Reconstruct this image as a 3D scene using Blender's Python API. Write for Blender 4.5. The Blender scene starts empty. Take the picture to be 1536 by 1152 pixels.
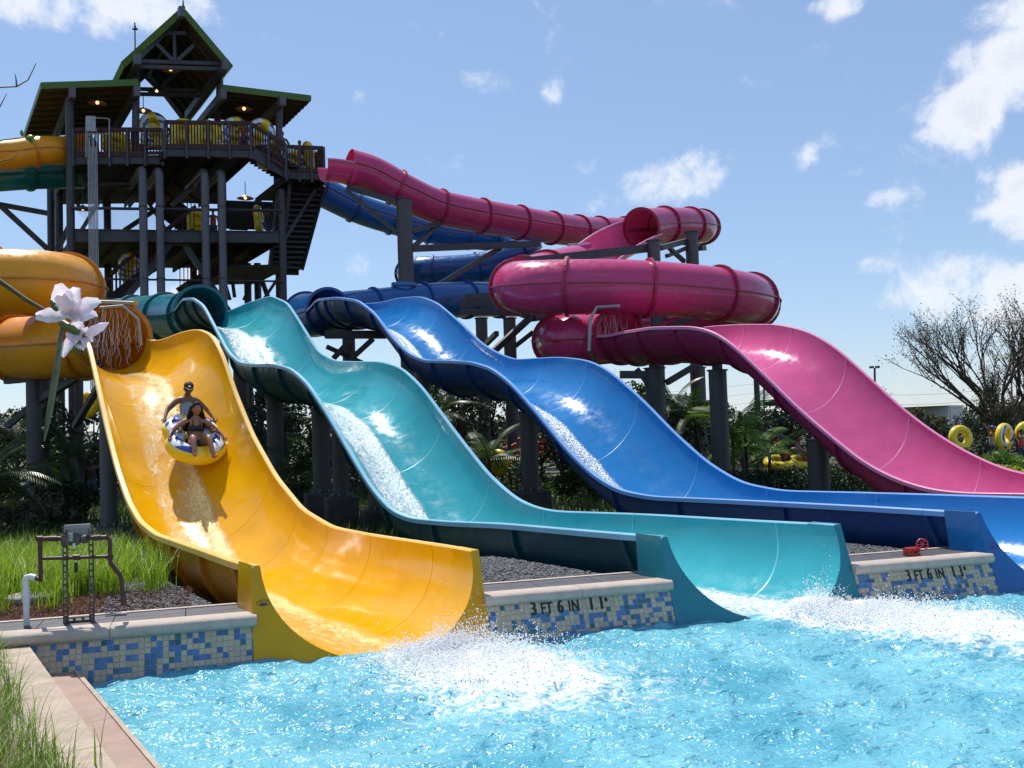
import bpy, math, random
import numpy as np
from mathutils import Vector, Matrix, noise
random.seed(7); rng = np.random.default_rng(7)
SC = bpy.context.scene; COL = SC.collection
V = lambda *a: np.array(a, float)

# ------------------------------------------------------------------ camera
FPX = 1500.; CXP, CYP, HC = 768., 576., 2.1
PITCH = math.atan(69/1500.); ROLL = math.radians(1.8)
_f = V(0, math.cos(PITCH), math.sin(PITCH)); _u = V(0, -math.sin(PITCH), math.cos(PITCH)); _x = V(1, 0, 0)
CR = _x*math.cos(ROLL)-_u*math.sin(ROLL); CU = _x*math.sin(ROLL)+_u*math.cos(ROLL); CN = _f
CPOS = V(0, 0, HC)
cam = bpy.data.objects.new('camera', bpy.data.cameras.new('camera')); COL.objects.link(cam)
cam.matrix_world = Matrix(((CR[0], CU[0], -CN[0], 0), (CR[1], CU[1], -CN[1], 0), (CR[2], CU[2], -CN[2], HC), (0, 0, 0, 1)))
cam.data.sensor_width = 36; cam.data.lens = 36*FPX/1536; cam.data.clip_start = .05; cam.data.clip_end = 6000
SC.camera = cam

def ray(px, py): return CN+CR*(px-CXP)/FPX+CU*(CYP-py)/FPX
def P(px, py, d):
    """world point seen at photo pixel (px,py) at distance d in front of the viewer"""
    v = ray(px, py); return CPOS+v*(d/v[1])
def G(px, py, z):
    v = ray(px, py); return CPOS+v*((z-HC)/v[2])
def proj(q):
    v = np.asarray(q)-CPOS; w = v@CN
    return CXP+FPX*(v@CR)/w, CYP-FPX*(v@CU)/w

# ------------------------------------------------------------------ light
SUN_AZ, SUN_EL = math.radians(-30), math.radians(60)     # azimuth left of straight ahead
w = bpy.data.worlds.new('World'); SC.world = w; w.use_nodes = True
nt = w.node_tree; nt.nodes.clear()
def N(tree, typ, **kw):
    n = tree.nodes.new(typ)
    for k, v in kw.items():
        if k == 'inp':
            for a, b in v.items(): n.inputs[a].default_value = b
        else: setattr(n, k, v)
    return n
out = N(nt, 'ShaderNodeOutputWorld'); bg = N(nt, 'ShaderNodeBackground', inp={'Strength': .098})
sky = N(nt, 'ShaderNodeTexSky', sky_type='NISHITA', sun_disc=False, sun_elevation=SUN_EL, sun_rotation=SUN_AZ,
        air_density=1.0, dust_density=.1, ozone_density=2.5)
tc = N(nt, 'ShaderNodeTexCoord')
def cloud_dir(px, py):
    v = ray(px, py); return v/np.linalg.norm(v)
# (px, py, half width px, half height px, weight)
CL = [(60, 10, 150, 42, 1.15), (190, 5, 150, 40, 1.1), (290, 5, 60, 20, .8),
      (718, 124, 50, 22, .72), (830, 136, 32, 22, .6), (1000, 276, 100, 48, .95), (1048, 262, 50, 45, .85), (905, 300, 60, 30, .55),
      (880, 252, 36, 22, .45), (1460, 150, 78, 75, 1.15), (1530, 100, 85, 85, 1.1), (1440, 92, 30, 34, .8), (1530, 20, 70, 40, .9),
      (1252, 8, 50, 24, .85), (1532, 300, 50, 82, 1.1), (1490, 318, 34, 22, .75), (1450, 435, 120, 62, 1.05), (1520, 450, 110, 70, 1.05), (1460, 405, 40, 32, .9),
      (1310, 398, 55, 22, .6), (1212, 238, 20, 24, .45), (1320, 296, 30, 14, .45), (1282, 258, 28, 14, .4), (1100, 232, 40, 16, .35),
      (720, 505, 120, 36, .7), (560, 395, 60, 20, .35), (10, 415, 50, 30, .4), (325, 410, 90, 35, .75), (300, 450, 90, 40, .7), (540, 148, 18, 22, .5), (1180, 580, 160, 50, .35)]
acc = None
for (px, py, sx, sy, wt) in CL:
    c = cloud_dir(px, py)
    mp = N(nt, 'ShaderNodeMapping', vector_type='TEXTURE')
    mp.inputs['Location'].default_value = tuple(c); mp.inputs['Scale'].default_value = (sx/1500*1.3, 1, sy/1500*1.3)
    nt.links.new(tc.outputs['Generated'], mp.inputs['Vector'])
    ln = N(nt, 'ShaderNodeVectorMath', operation='LENGTH'); nt.links.new(mp.outputs[0], ln.inputs[0])
    mr = N(nt, 'ShaderNodeMapRange', interpolation_type='SMOOTHSTEP', inp={'From Min': 1.0, 'From Max': .1, 'To Min': 0, 'To Max': wt})
    nt.links.new(ln.outputs['Value'], mr.inputs['Value'])
    if acc is None: acc = mr.outputs[0]
    else:
        ad = N(nt, 'ShaderNodeMath', operation='MAXIMUM'); nt.links.new(acc, ad.inputs[0]); nt.links.new(mr.outputs[0], ad.inputs[1]); acc = ad.outputs[0]
# scattered clouds over the rest of the sky
sep = N(nt, 'ShaderNodeSeparateXYZ'); nt.links.new(tc.outputs['Generated'], sep.inputs[0])
rest = N(nt, 'ShaderNodeMapRange', inp={'From Min': .72, 'From Max': .35, 'To Min': 0, 'To Max': 1}); nt.links.new(sep.outputs[1], rest.inputs['Value'])
big = N(nt, 'ShaderNodeTexNoise', inp={'Scale': 2.2, 'Detail': 3}); nt.links.new(tc.outputs['Generated'], big.inputs['Vector'])
bigr = N(nt, 'ShaderNodeMapRange', inp={'From Min': .52, 'From Max': .72, 'To Min': 0, 'To Max': 1}); nt.links.new(big.outputs[0], bigr.inputs['Value'])
mu = N(nt, 'ShaderNodeMath', operation='MULTIPLY'); nt.links.new(rest.outputs[0], mu.inputs[0]); nt.links.new(bigr.outputs[0], mu.inputs[1])
mx = N(nt, 'ShaderNodeMath', operation='MAXIMUM'); nt.links.new(acc, mx.inputs[0]); nt.links.new(mu.outputs[0], mx.inputs[1])
nz = N(nt, 'ShaderNodeTexNoise', inp={'Scale': 15, 'Detail': 12, 'Roughness': .66, 'Distortion': .25}); nt.links.new(tc.outputs['Generated'], nz.inputs['Vector'])
nzr = N(nt, 'ShaderNodeMapRange', clamp=False, inp={'From Min': .3, 'From Max': .7, 'To Min': -.78, 'To Max': .42}); nt.links.new(nz.outputs[0], nzr.inputs['Value'])
sm = N(nt, 'ShaderNodeMath', operation='ADD'); nt.links.new(mx.outputs[0], sm.inputs[0]); nt.links.new(nzr.outputs[0], sm.inputs[1])
dens = N(nt, 'ShaderNodeMapRange', interpolation_type='SMOOTHERSTEP', inp={'From Min': .05, 'From Max': 1.1, 'To Min': 0, 'To Max': .97}); nt.links.new(sm.outputs[0], dens.inputs['Value'])
# clouds: bright with greyer cores
core = N(nt, 'ShaderNodeMapRange', inp={'From Min': .5, 'From Max': 1.3, 'To Min': 0, 'To Max': 1}); nt.links.new(sm.outputs[0], core.inputs['Value'])
cc = N(nt, 'ShaderNodeMix', data_type='RGBA'); cc.inputs[6].default_value = (9.2, 9.4, 9.8, 1); cc.inputs[7].default_value = (7.2, 7.5, 8.4, 1)
nt.links.new(core.outputs[0], cc.inputs[0])
# thin high haze whitens the blue a little everywhere
hz = N(nt, 'ShaderNodeMix', data_type='RGBA'); hz.inputs[0].default_value = .34; hz.inputs[7].default_value = (4.3, 6.1, 9.9, 1)
nt.links.new(sky.outputs[0], hz.inputs[6])
mixc = N(nt, 'ShaderNodeMix', data_type='RGBA'); nt.links.new(dens.outputs[0], mixc.inputs[0]); nt.links.new(hz.outputs[2], mixc.inputs[6]); nt.links.new(cc.outputs[2], mixc.inputs[7])
nt.links.new(mixc.outputs[2], bg.inputs[0]); nt.links.new(bg.outputs[0], out.inputs[0])

sl = bpy.data.lights.new('sun', 'SUN'); sl.energy = 4.9; sl.angle = math.radians(.5); sl.color = (1, .95, .87)
sun = bpy.data.objects.new('sun', sl); COL.objects.link(sun)
SD = V(math.sin(SUN_AZ)*math.cos(SUN_EL), math.cos(SUN_AZ)*math.cos(SUN_EL), math.sin(SUN_EL))
sun.rotation_euler = Vector(SD).to_track_quat('Z', 'Y').to_euler(); sun.location = (-20, 30, 60)
SC.view_settings.view_transform = 'Standard'; SC.view_settings.look = 'None'; SC.view_settings.exposure = .18; SC.view_settings.gamma = 1
SC.render.engine = 'CYCLES'
cy = SC.cycles; cy.use_denoising = True; cy.max_bounces = 8; cy.diffuse_bounces = 3; cy.glossy_bounces = 3; cy.transmission_bounces = 4
cy.transparent_max_bounces = 12; cy.sample_clamp_indirect = 6; cy.caustics_reflective = False; cy.caustics_refractive = False

# ------------------------------------------------------------------ helpers
class MB:
    def __init__(s): s.v = []; s.f = []; s.m = []; s.n = 0
    def add(s, vs, fs, mi=0):
        vs = np.asarray(vs, float).reshape(-1, 3); s.v.append(vs)
        s.f.extend([tuple(i+s.n for i in f) for f in fs]); s.m.extend([mi]*len(fs)); s.n += len(vs); return s
    def box(s, c, sz, ax=None, mi=0):
        """box with centre c, full sizes sz along the unit axes ax"""
        ax = np.eye(3) if ax is None else np.asarray(ax, float)
        c = np.asarray(c, float); vs = []
        for k in (-.5, .5):
            for i, j in ((-.5, -.5), (.5, -.5), (.5, .5), (-.5, .5)):
                vs.append(c+ax[0]*sz[0]*i+ax[1]*sz[1]*j+ax[2]*sz[2]*k)
        return s.add(vs, [(3, 2, 1, 0), (4, 5, 6, 7), (0, 1, 5, 4), (1, 2, 6, 5), (2, 3, 7, 6), (3, 0, 4, 7)], mi)
    def beam(s, a, b, w, h, up=(0, 0, 1), mi=0):
        a = np.asarray(a, float); b = np.asarray(b, float); d = b-a; L = np.linalg.norm(d); d = d/max(L, 1e-9)
        up = np.asarray(up, float)
        if abs(d@up) > .95: up = V(0, 1, 0)
        r = np.cross(d, up); r /= np.linalg.norm(r); u = np.cross(r, d)
        return s.box((a+b)/2, (w, L, h), (r, d, u), mi)
    def hbeam(s, a, b, w, h, t=.03):
        """I-section: two flanges and a web"""
        a = np.asarray(a, float); b = np.asarray(b, float); d = (b-a)/np.linalg.norm(b-a)
        r = np.cross(d, V(0, 0, 1)); r /= np.linalg.norm(r); u = np.cross(r, d)
        s.beam(a+u*(h/2-t/2), b+u*(h/2-t/2), w, t); s.beam(a-u*(h/2-t/2), b-u*(h/2-t/2), w, t)
        return s.beam(a, b, t*.8, h-2*t)
    def tube(s, pts, r, seg=12, cap=True, mi=0, closed=False):
        pts = [np.asarray(p, float) for p in pts]; n = len(pts); rr = r if hasattr(r, '__len__') else [r]*n
        T = []
        for i in range(n):
            if closed: a, b = pts[i-1], pts[(i+1) % n]
            else: a, b = pts[max(0, i-1)], pts[min(n-1, i+1)]
            d = b-a; T.append(d/max(np.linalg.norm(d), 1e-9))
        up = V(0, 0, 1) if abs(T[0][2]) < .9 else V(0, 1, 0)
        nrm = np.cross(T[0], up); nrm /= np.linalg.norm(nrm)
        vs = []
        for i in range(n):
            nrm = nrm-T[i]*(nrm@T[i]); nrm /= np.linalg.norm(nrm); bn = np.cross(T[i], nrm)
            for k in range(seg):
                a = 2*math.pi*k/seg; vs.append(pts[i]+(nrm*math.cos(a)+bn*math.sin(a))*rr[i])
        fs = []
        for i in range(n if closed else n-1):
            j = (i+1) % n
            for k in range(seg):
                l = (k+1) % seg; fs.append((i*seg+k, i*seg+l, j*seg+l, j*seg+k))
        if cap and not closed: fs.append(tuple(range(seg-1, -1, -1))); fs.append(tuple((n-1)*seg+k for k in range(seg)))
        return s.add(vs, fs, mi)
    def ball(s, c, r, mi=0, sub=6):
        c = np.asarray(c, float); r = np.asarray(r if hasattr(r, '__len__') else (r, r, r), float); vs = [c+V(0, 0, r[2])]; fs = []
        for i in range(1, sub):
            th = math.pi*i/sub
            for k in range(2*sub):
                ph = math.pi*k/sub; vs.append(c+r*V(math.sin(th)*math.cos(ph), math.sin(th)*math.sin(ph), math.cos(th)))
        vs.append(c-V(0, 0, r[2])); m = 2*sub
        for k in range(m): fs.append((0, 1+k, 1+(k+1) % m))
        for i in range(sub-2):
            for k in range(m): a = 1+i*m+k; b = 1+i*m+(k+1) % m; fs.append((a, a+m, b+m, b))
        for k in range(m): fs.append((len(vs)-1, 1+(sub-2)*m+(k+1) % m, 1+(sub-2)*m+k))
        return s.add(vs, fs, mi)
    def lathe(s, c, prof, seg=20, mi=0, ax=None):
        ax = np.eye(3) if ax is None else np.asarray(ax, float); c = np.asarray(c, float); vs = []
        for (r, z) in prof:
            for k in range(seg): a = 2*math.pi*k/seg; vs.append(c+ax[0]*r*math.cos(a)+ax[1]*r*math.sin(a)+ax[2]*z)
        fs = [(i*seg+k, i*seg+(k+1) % seg, (i+1)*seg+(k+1) % seg, (i+1)*seg+k) for i in range(len(prof)-1) for k in range(seg)]
        return s.add(vs, fs, mi)
    def build(s, name, mats, parent=None, smooth=False):
        me = bpy.data.meshes.new(name)
        v = np.concatenate(s.v) if s.v else np.zeros((0, 3))
        o = bpy.data.objects.new(name, me); COL.objects.link(o)
        me.from_pydata(v.tolist(), [], s.f)
        if not isinstance(mats, (list, tuple)): mats = [mats]
        for m in mats: me.materials.append(m)
        if any(s.m): me.polygons.foreach_set('material_index', s.m)
        if smooth:
            me.polygons.foreach_set('use_smooth', [True]*len(me.polygons))
        me.update()
        if parent is not None:
            o.parent = parent; o.location = -parent.location if parent.type == 'EMPTY' else (0, 0, 0)
        return o
def smooth_by_angle(o, deg=40):
    """sharp edges above the angle, smooth elsewhere"""
    import bmesh
    bm = bmesh.new(); bm.from_mesh(o.data)
    for f in bm.faces: f.smooth = True
    for e in bm.edges:
        if len(e.link_faces) != 2 or e.calc_face_angle(0) > math.radians(deg): e.smooth = False
    bm.to_mesh(o.data); bm.free(); return o
def tag(o, label=None, cat=None, group=None, kind=None):
    if label: o['label'] = label
    if cat: o['category'] = cat
    if group: o['group'] = group
    if kind: o['kind'] = kind
    return o
def thing(name, label, cat, group=None, loc=(0, 0, 0)):
    o = bpy.data.objects.new(name, None); COL.objects.link(o); o.empty_display_size = .1; o.location = tuple(loc)
    return tag(o, label, cat, group)
def copy_tree(o, parent=None):
    c = o.copy(); COL.objects.link(c)
    if parent is not None: c.parent = parent
    for ch in list(o.children): copy_tree(ch, c)
    return c
def spline(pts, n):
    """Catmull-Rom through pts, n samples per span"""
    p = [np.asarray(q, float) for q in pts]; p = [2*p[0]-p[1]]+p+[2*p[-1]-p[-2]]; o = []
    for i in range(1, len(p)-2):
        for k in range(n):
            t = k/n; a, b, c, d = p[i-1:i+3]
            o.append(.5*((2*b)+(c-a)*t+(2*a-5*b+4*c-d)*t*t+(3*b-a-3*c+d)*t**3))
    o.append(p[-2]); return o
def resample(pts, step):
    pts = np.array(pts); L = np.concatenate([[0], np.cumsum(np.linalg.norm(np.diff(pts, axis=0), axis=1))])
    n = max(2, int(round(L[-1]/step))+1); s = np.linspace(0, L[-1], n)
    return np.stack([np.interp(s, L, pts[:, i]) for i in range(3)], 1), s

# ------------------------------------------------------------------ materials
def mat(name, col, rough=.5, metal=0, coat=0, var=0, vscale=3, bump=0, bscale=20, spec=.5, trans=0, col2=None, detail=6, coords='Object', rand=0, emis=None):
    m = bpy.data.materials.new(name); m.use_nodes = True; t = m.node_tree; b = t.nodes['Principled BSDF']
    b.inputs['Base Color'].default_value = (*col, 1); b.inputs['Roughness'].default_value = rough; b.inputs['Metallic'].default_value = metal
    b.inputs['Coat Weight'].default_value = coat; b.inputs['Coat Roughness'].default_value = .06; b.inputs['Specular IOR Level'].default_value = spec
    tcn = N(t, 'ShaderNodeTexCoord')
    last = None
    if var or col2:
        n = N(t, 'ShaderNodeTexNoise', inp={'Scale': vscale, 'Detail': detail, 'Roughness': .6}); t.links.new(tcn.outputs[coords], n.inputs['Vector'])
        r = N(t, 'ShaderNodeMapRange', inp={'From Min': .3, 'From Max': .7}); t.links.new(n.outputs[0], r.inputs['Value'])
        mixn = N(t, 'ShaderNodeMix', data_type='RGBA')
        c2 = col2 if col2 else tuple(min(1, c*(1+var)) for c in col); c1 = col if col2 else tuple(c*(1-var) for c in col)
        mixn.inputs[6].default_value = (*c1, 1); mixn.inputs[7].default_value = (*c2, 1); t.links.new(r.outputs[0], mixn.inputs[0]); last = mixn.outputs[2]
        t.links.new(last, b.inputs['Base Color'])
    if rand:
        gi = N(t, 'ShaderNodeNewGeometry'); mr = N(t, 'ShaderNodeMapRange', inp={'To Min': 1-rand, 'To Max': 1+rand}); t.links.new(gi.outputs['Random Per Island'], mr.inputs['Value'])
        hs = N(t, 'ShaderNodeHueSaturation'); t.links.new(mr.outputs[0], hs.inputs['Value'])
        if last is not None: t.links.new(last, hs.inputs['Color'])
        else: hs.inputs['Color'].default_value = (*col, 1)
        last = hs.outputs[0]; t.links.new(last, b.inputs['Base Color'])
    if bump:
        n = N(t, 'ShaderNodeTexNoise', inp={'Scale': bscale, 'Detail': 5}); t.links.new(tcn.outputs[coords], n.inputs['Vector'])
        bp = N(t, 'ShaderNodeBump', inp={'Strength': bump, 'Distance': .02}); t.links.new(n.outputs[0], bp.inputs['Height']); t.links.new(bp.outputs[0], b.inputs['Normal'])
    if emis:
        b.inputs['Emission Color'].default_value = (*emis[0], 1); b.inputs['Emission Strength'].default_value = emis[1]
    if trans:
        tl = N(t, 'ShaderNodeBsdfTranslucent'); tl.inputs[0].default_value = (*col, 1)
        if last is not None: t.links.new(last, tl.inputs[0])
        ms = N(t, 'ShaderNodeMixShader', inp={0: trans}); o = t.nodes['Material Output']
        t.links.new(b.outputs[0], ms.inputs[1]); t.links.new(tl.outputs[0], ms.inputs[2]); t.links.new(ms.outputs[0], o.inputs[0])
    return m
def fibreglass(name, col, trans=.06, rough=.14, coat=.15):
    m = mat(name, col, rough=rough, coat=coat, var=.10, vscale=1.4, trans=trans, spec=.35, detail=9)
    t = m.node_tree; b = t.nodes['Principled BSDF']; tcn = t.nodes['Texture Coordinate']
    # wavy gelcoat and water-mark streaks in the gloss
    n = N(t, 'ShaderNodeTexNoise', inp={'Scale': 1.6, 'Detail': 3}); t.links.new(tcn.outputs['Object'], n.inputs['Vector'])
    bp = N(t, 'ShaderNodeBump', inp={'Strength': .35, 'Distance': .03}); t.links.new(n.outputs[0], bp.inputs['Height']); t.links.new(bp.outputs[0], b.inputs['Normal'])
    n2 = N(t, 'ShaderNodeTexNoise', inp={'Scale': 5, 'Detail': 8, 'Roughness': .7}); t.links.new(tcn.outputs['Object'], n2.inputs['Vector'])
    r = N(t, 'ShaderNodeMapRange', inp={'From Min': .35, 'From Max': .7, 'To Min': rough*.6, 'To Max': rough*2.2}); t.links.new(n2.outputs[0], r.inputs['Value']); t.links.new(r.outputs[0], b.inputs['Roughness'])
    return m
M = {}
M['yellow'] = fibreglass('yellow_fibreglass', (.80, .40, .002)); M['teal'] = fibreglass('teal_fibreglass', (.04, .36, .42))
M['blue'] = fibreglass('blue_fibreglass', (.02, .20, .50)); M['pink'] = fibreglass('pink_fibreglass', (.62, .10, .27), trans=.10)
M['yellow_rim'] = mat('yellow_rim', (.90, .55, .14), .35, var=.08, vscale=2); M['teal_rim'] = mat('teal_rim', (.24, .52, .66), .35, var=.08, vscale=2)
M['blue_rim'] = mat('blue_rim', (.18, .38, .74), .35, var=.08, vscale=2); M['pink_rim'] = mat('pink_rim', (.74, .24, .42), .35, var=.08, vscale=2)
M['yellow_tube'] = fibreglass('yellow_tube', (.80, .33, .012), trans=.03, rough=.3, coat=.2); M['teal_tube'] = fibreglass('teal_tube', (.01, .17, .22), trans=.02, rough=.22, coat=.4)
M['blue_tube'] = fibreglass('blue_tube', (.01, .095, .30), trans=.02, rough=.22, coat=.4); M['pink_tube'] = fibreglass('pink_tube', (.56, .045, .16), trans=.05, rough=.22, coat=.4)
M['teal_end'] = fibreglass('teal_end_shaded', (.02, .20, .25)); M['blue_end'] = fibreglass('blue_end_shaded', (.012, .12, .34)); M['yellow_end'] = fibreglass('yellow_end_shaded', (.66, .32, .002)); M['pink_end'] = M['pink']  # end plates: same gelcoat, darkened so their shade is in the colour
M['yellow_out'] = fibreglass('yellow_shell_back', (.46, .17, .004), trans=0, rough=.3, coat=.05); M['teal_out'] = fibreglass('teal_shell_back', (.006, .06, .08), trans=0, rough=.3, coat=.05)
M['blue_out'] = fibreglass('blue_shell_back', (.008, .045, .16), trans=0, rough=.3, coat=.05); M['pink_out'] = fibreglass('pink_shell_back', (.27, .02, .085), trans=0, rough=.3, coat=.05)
M['teal_seam'] = mat('teal_sealant', (.10, .46, .54), .4); M['blue_seam'] = mat('blue_sealant', (.07, .28, .60), .4); M['pink_seam'] = mat('pink_sealant', (.66, .18, .36), .4)
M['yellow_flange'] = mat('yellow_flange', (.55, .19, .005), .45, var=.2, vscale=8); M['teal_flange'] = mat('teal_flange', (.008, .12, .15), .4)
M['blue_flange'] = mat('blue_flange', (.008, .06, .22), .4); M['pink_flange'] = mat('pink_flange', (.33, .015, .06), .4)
M['steel'] = mat('grey_steel', (.042, .042, .05), .5, var=.18, vscale=2.5, bump=.1); M['steel2'] = mat('column_steel', (.075, .072, .076), .55, var=.22, vscale=1.5, bump=.15)
M['galv'] = mat('galvanised', (.30, .31, .32), .4, .6, var=.15, vscale=6); M['pipe'] = mat('pipe_grey', (.10, .103, .115), .45, var=.1, vscale=2)
M['concrete'] = mat('concrete', (.30, .28, .26), .85, var=.25, vscale=6, bump=.4, bscale=40); M['footing'] = mat('footing_concrete', (.075, .07, .068), .9, var=.3, vscale=4, bump=.4, bscale=30)
M['coping'] = mat('coping_stone', (.46, .38, .32), .75, var=.12, vscale=8, bump=.3, bscale=60); M['kerb'] = mat('kerb_concrete', (.40, .32, .25), .85, var=.2, vscale=5, bump=.5, bscale=70)
M['step'] = mat('pink_concrete', (.36, .25, .20), .85, var=.12, vscale=4, bump=.4, bscale=80)
M['grate'] = mat('dark_grate', (.06, .058, .07), .6, var=.3, vscale=5); M['grout'] = mat('grout', (.45, .52, .50), .8, var=.15)
M['tile_b'] = mat('tile_beige', (.52, .40, .27), .3, rand=.12, coat=.2); M['tile_blue'] = mat('tile_blue', (.06, .15, .34), .2, rand=.3, coat=.3); M['tile_dark'] = mat('tile_dark', (.02, .12, .14), .2, rand=.3, coat=.3)
M['black'] = mat('black_lettering', (.012, .012, .012), .5); M['wood'] = mat('red_brown_timber', (.05, .014, .012), .7, var=.25, vscale=5)
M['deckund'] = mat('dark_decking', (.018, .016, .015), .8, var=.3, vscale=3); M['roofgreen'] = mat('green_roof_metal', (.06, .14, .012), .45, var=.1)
M['roofund'] = mat('roof_boards', (.055, .042, .018), .8, var=.3, vscale=3); M['rafty'] = None
M['white'] = mat('white_paint', (.75, .75, .73), .5); M['pvc'] = mat('white_pvc', (.70, .70, .68), .4, var=.08, vscale=10)
M['brownpipe'] = mat('brown_pipe', (.07, .028, .022), .45, var=.3, vscale=12); M['rustframe'] = mat('slotted_steel', (.10, .085, .075), .55, .3, var=.4, vscale=15)
M['redpaint'] = mat('red_paint', (.45, .03, .025), .4, var=.2, vscale=20)
M['bark'] = mat('bark', (.07, .05, .038), .9, var=.3, vscale=10, bump=.5, bscale=25)
M['leaf_dark'] = mat('leaf_dark', (.016, .034, .010), .5, rand=.6, trans=.25); M['leaf_mid'] = mat('leaf_mid', (.036, .075, .014), .5, rand=.5, trans=.3)
M['leaf_light'] = mat('leaf_light', (.11, .21, .022), .5, rand=.4, trans=.35); M['leaf_yellow'] = mat('leaf_yellow', (.42, .38, .03), .5, rand=.4, trans=.35)
M['leaf_olive'] = mat('leaf_olive', (.10, .10, .05), .55, rand=.5, trans=.25); M['palm'] = mat('palm_green', (.03, .062, .012), .38, rand=.5, trans=.25)
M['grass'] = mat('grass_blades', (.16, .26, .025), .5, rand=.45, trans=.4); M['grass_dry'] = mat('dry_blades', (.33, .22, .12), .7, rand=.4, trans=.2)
M['skin'] = mat('skin', (.32, .145, .09), .5, var=.06); M['skin_d'] = mat('skin_tanned', (.19, .085, .05), .5); M['hair'] = mat('dark_hair', (.012, .008, .006), .75, spec=.2)

# ------------------------------------------------------------------ pool frame
WA = math.radians(17.48); T = V(math.cos(WA), math.sin(WA), 0); NB = V(-math.sin(WA), math.cos(WA), 0); OW = V(0, 10.32, 0); KB = .38; ZT = .42
def W(a, b, z): return OW+T*a+NB*b+V(0, 0, z)
def onwall(px, py):
    v = ray(px, py); m = NB-V(0, 0, KB); return CPOS+v*(((OW-CPOS)@m)/(v@m))
def along(p): return (np.asarray(p)-OW)@T

# ------------------------------------------------------------------ ground and pool
def groundz(b): return ZT-.06 if b < 3 else (ZT-.06-(min(b, 9)-3)/6*.22)
GZ = ZT-.06
# pool water: a displaced surface with foam where the slides pour in
yl_n, yl_f = onwall(390, 850), onwall(705, 826); te_n, te_f = onwall(1000, 806), onwall(1250, 787); bl_n = onwall(1470, 770)
bl_f = bl_n+T*2.2; pk_n = bl_n+(bl_n-te_n); pk_f = pk_n+T*2.3
SLX = {'yellow': (yl_n, yl_f), 'teal': (te_n, te_f), 'blue': (bl_n, bl_f), 'pink': (pk_n, pk_f)}
def foam_at(x, y):
    """foam strength at a point of the pool: plumes leaving each slide mouth"""
    f = np.zeros_like(x)
    for k, L, wd in (('yellow', 3.1, .95), ('teal', 3.9, .95), ('blue', 4.0, 1.0), ('pink', 4.0, 1.0)):
        a, b = SLX[k]; m = (a+b)/2-NB*.35
        ex = V(.545, -.838, 0)                       # out of the slide
        if k != 'yellow': ex = V(.75, -.66, 0); 
        r = V(-ex[1], ex[0], 0)
        st = m+ex*(.15 if k == 'yellow' else -.1)+T*(.5 if k == 'yellow' else .45)
        u = (x-st[0])*ex[0]+(y-st[1])*ex[1]; v = (x-st[0])*r[0]+(y-st[1])*r[1]
        g = np.exp(-(v/(wd*(.55+.22*np.clip(u, 0, 9))))**2)*np.clip(1-np.clip(u, 0, None)/L, 0, 1)**1.1*np.clip(1+u/.35, 0, 1)
        f = np.maximum(f, g)
    return f
ka = np.concatenate([np.linspace(-5.2, 9.5, 420), np.linspace(9.9, 40, 40)]); kb = np.concatenate([np.linspace(-30, -9, 30), np.linspace(-8.8, .06, 330)])
A_, B_ = np.meshgrid(ka, kb); X = OW[0]+T[0]*A_+NB[0]*B_; Y = OW[1]+T[1]*A_+NB[1]*B_
Z = np.zeros_like(X); r2 = np.random.default_rng(3)
for i in range(34):
    lam = .22*1.09**i; ang = r2.uniform(0, 2*math.pi); k = 2*math.pi/lam; ph = r2.uniform(0, 6.3)
    q = np.sin(k*(X*math.cos(ang)+Y*math.sin(ang))+ph+.8*np.sin(.9*X+ph)+.8*np.sin(1.1*Y-ph)); Z += (.0042 if lam > .9 else .0085)*lam**.6*(1-2*np.abs(q)*.7 if i % 2 else q)
FO = foam_at(X, Y)
nzv = np.array([noise.fractal(Vector((x*3.5, y*3.5, 1.7)), 1.0, 2.1, 5) for x, y in zip(X.ravel(), Y.ravel())]).reshape(X.shape)
Z = (Z-Z.mean())*(1+.6*FO)-.03+FO*(.03+.075*np.clip(nzv+.3, 0, 2)); Z = np.minimum(Z, .22); Z = np.where((A_ < -2.9) & (FO < .01), np.minimum(Z, .035), Z)
nr, nc = X.shape; idx = np.arange(nr*nc).reshape(nr, nc)
me = bpy.data.meshes.new('pool_water')
me.from_pydata(np.stack([X.ravel(), Y.ravel(), Z.ravel()], 1).tolist(), [], np.stack([idx[:-1, :-1], idx[:-1, 1:], idx[1:, 1:], idx[1:, :-1]], -1).reshape(-1, 4).tolist())
at = me.attributes.new('foam', 'FLOAT', 'POINT'); at.data.foreach_set('value', FO.ravel().astype('f'))
me.polygons.foreach_set('use_smooth', [True]*len(me.polygons))
wo = bpy.data.objects.new('water', me); COL.objects.link(wo); tag(wo, kind='structure')
m = bpy.data.materials.new('pool_water'); m.use_nodes = True; t = m.node_tree; b = t.nodes['Principled BSDF']
tcn = N(t, 'ShaderNodeTexCoord'); oc = tcn.outputs['Object']
b.inputs['IOR'].default_value = 1.33
d1 = N(t, 'ShaderNodeTexNoise', inp={'Scale': .9, 'Detail': 6, 'Distortion': .6}); t.links.new(oc, d1.inputs['Vector'])
cr = N(t, 'ShaderNodeValToRGB'); e = cr.color_ramp.elements; e[0].position = .33; e[0].color = (.075, .33, .44, 1); e[1].position = .70; e[1].color = (.20, .52, .61, 1)
t.links.new(d1.outputs[0], cr.inputs[0])
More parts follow.
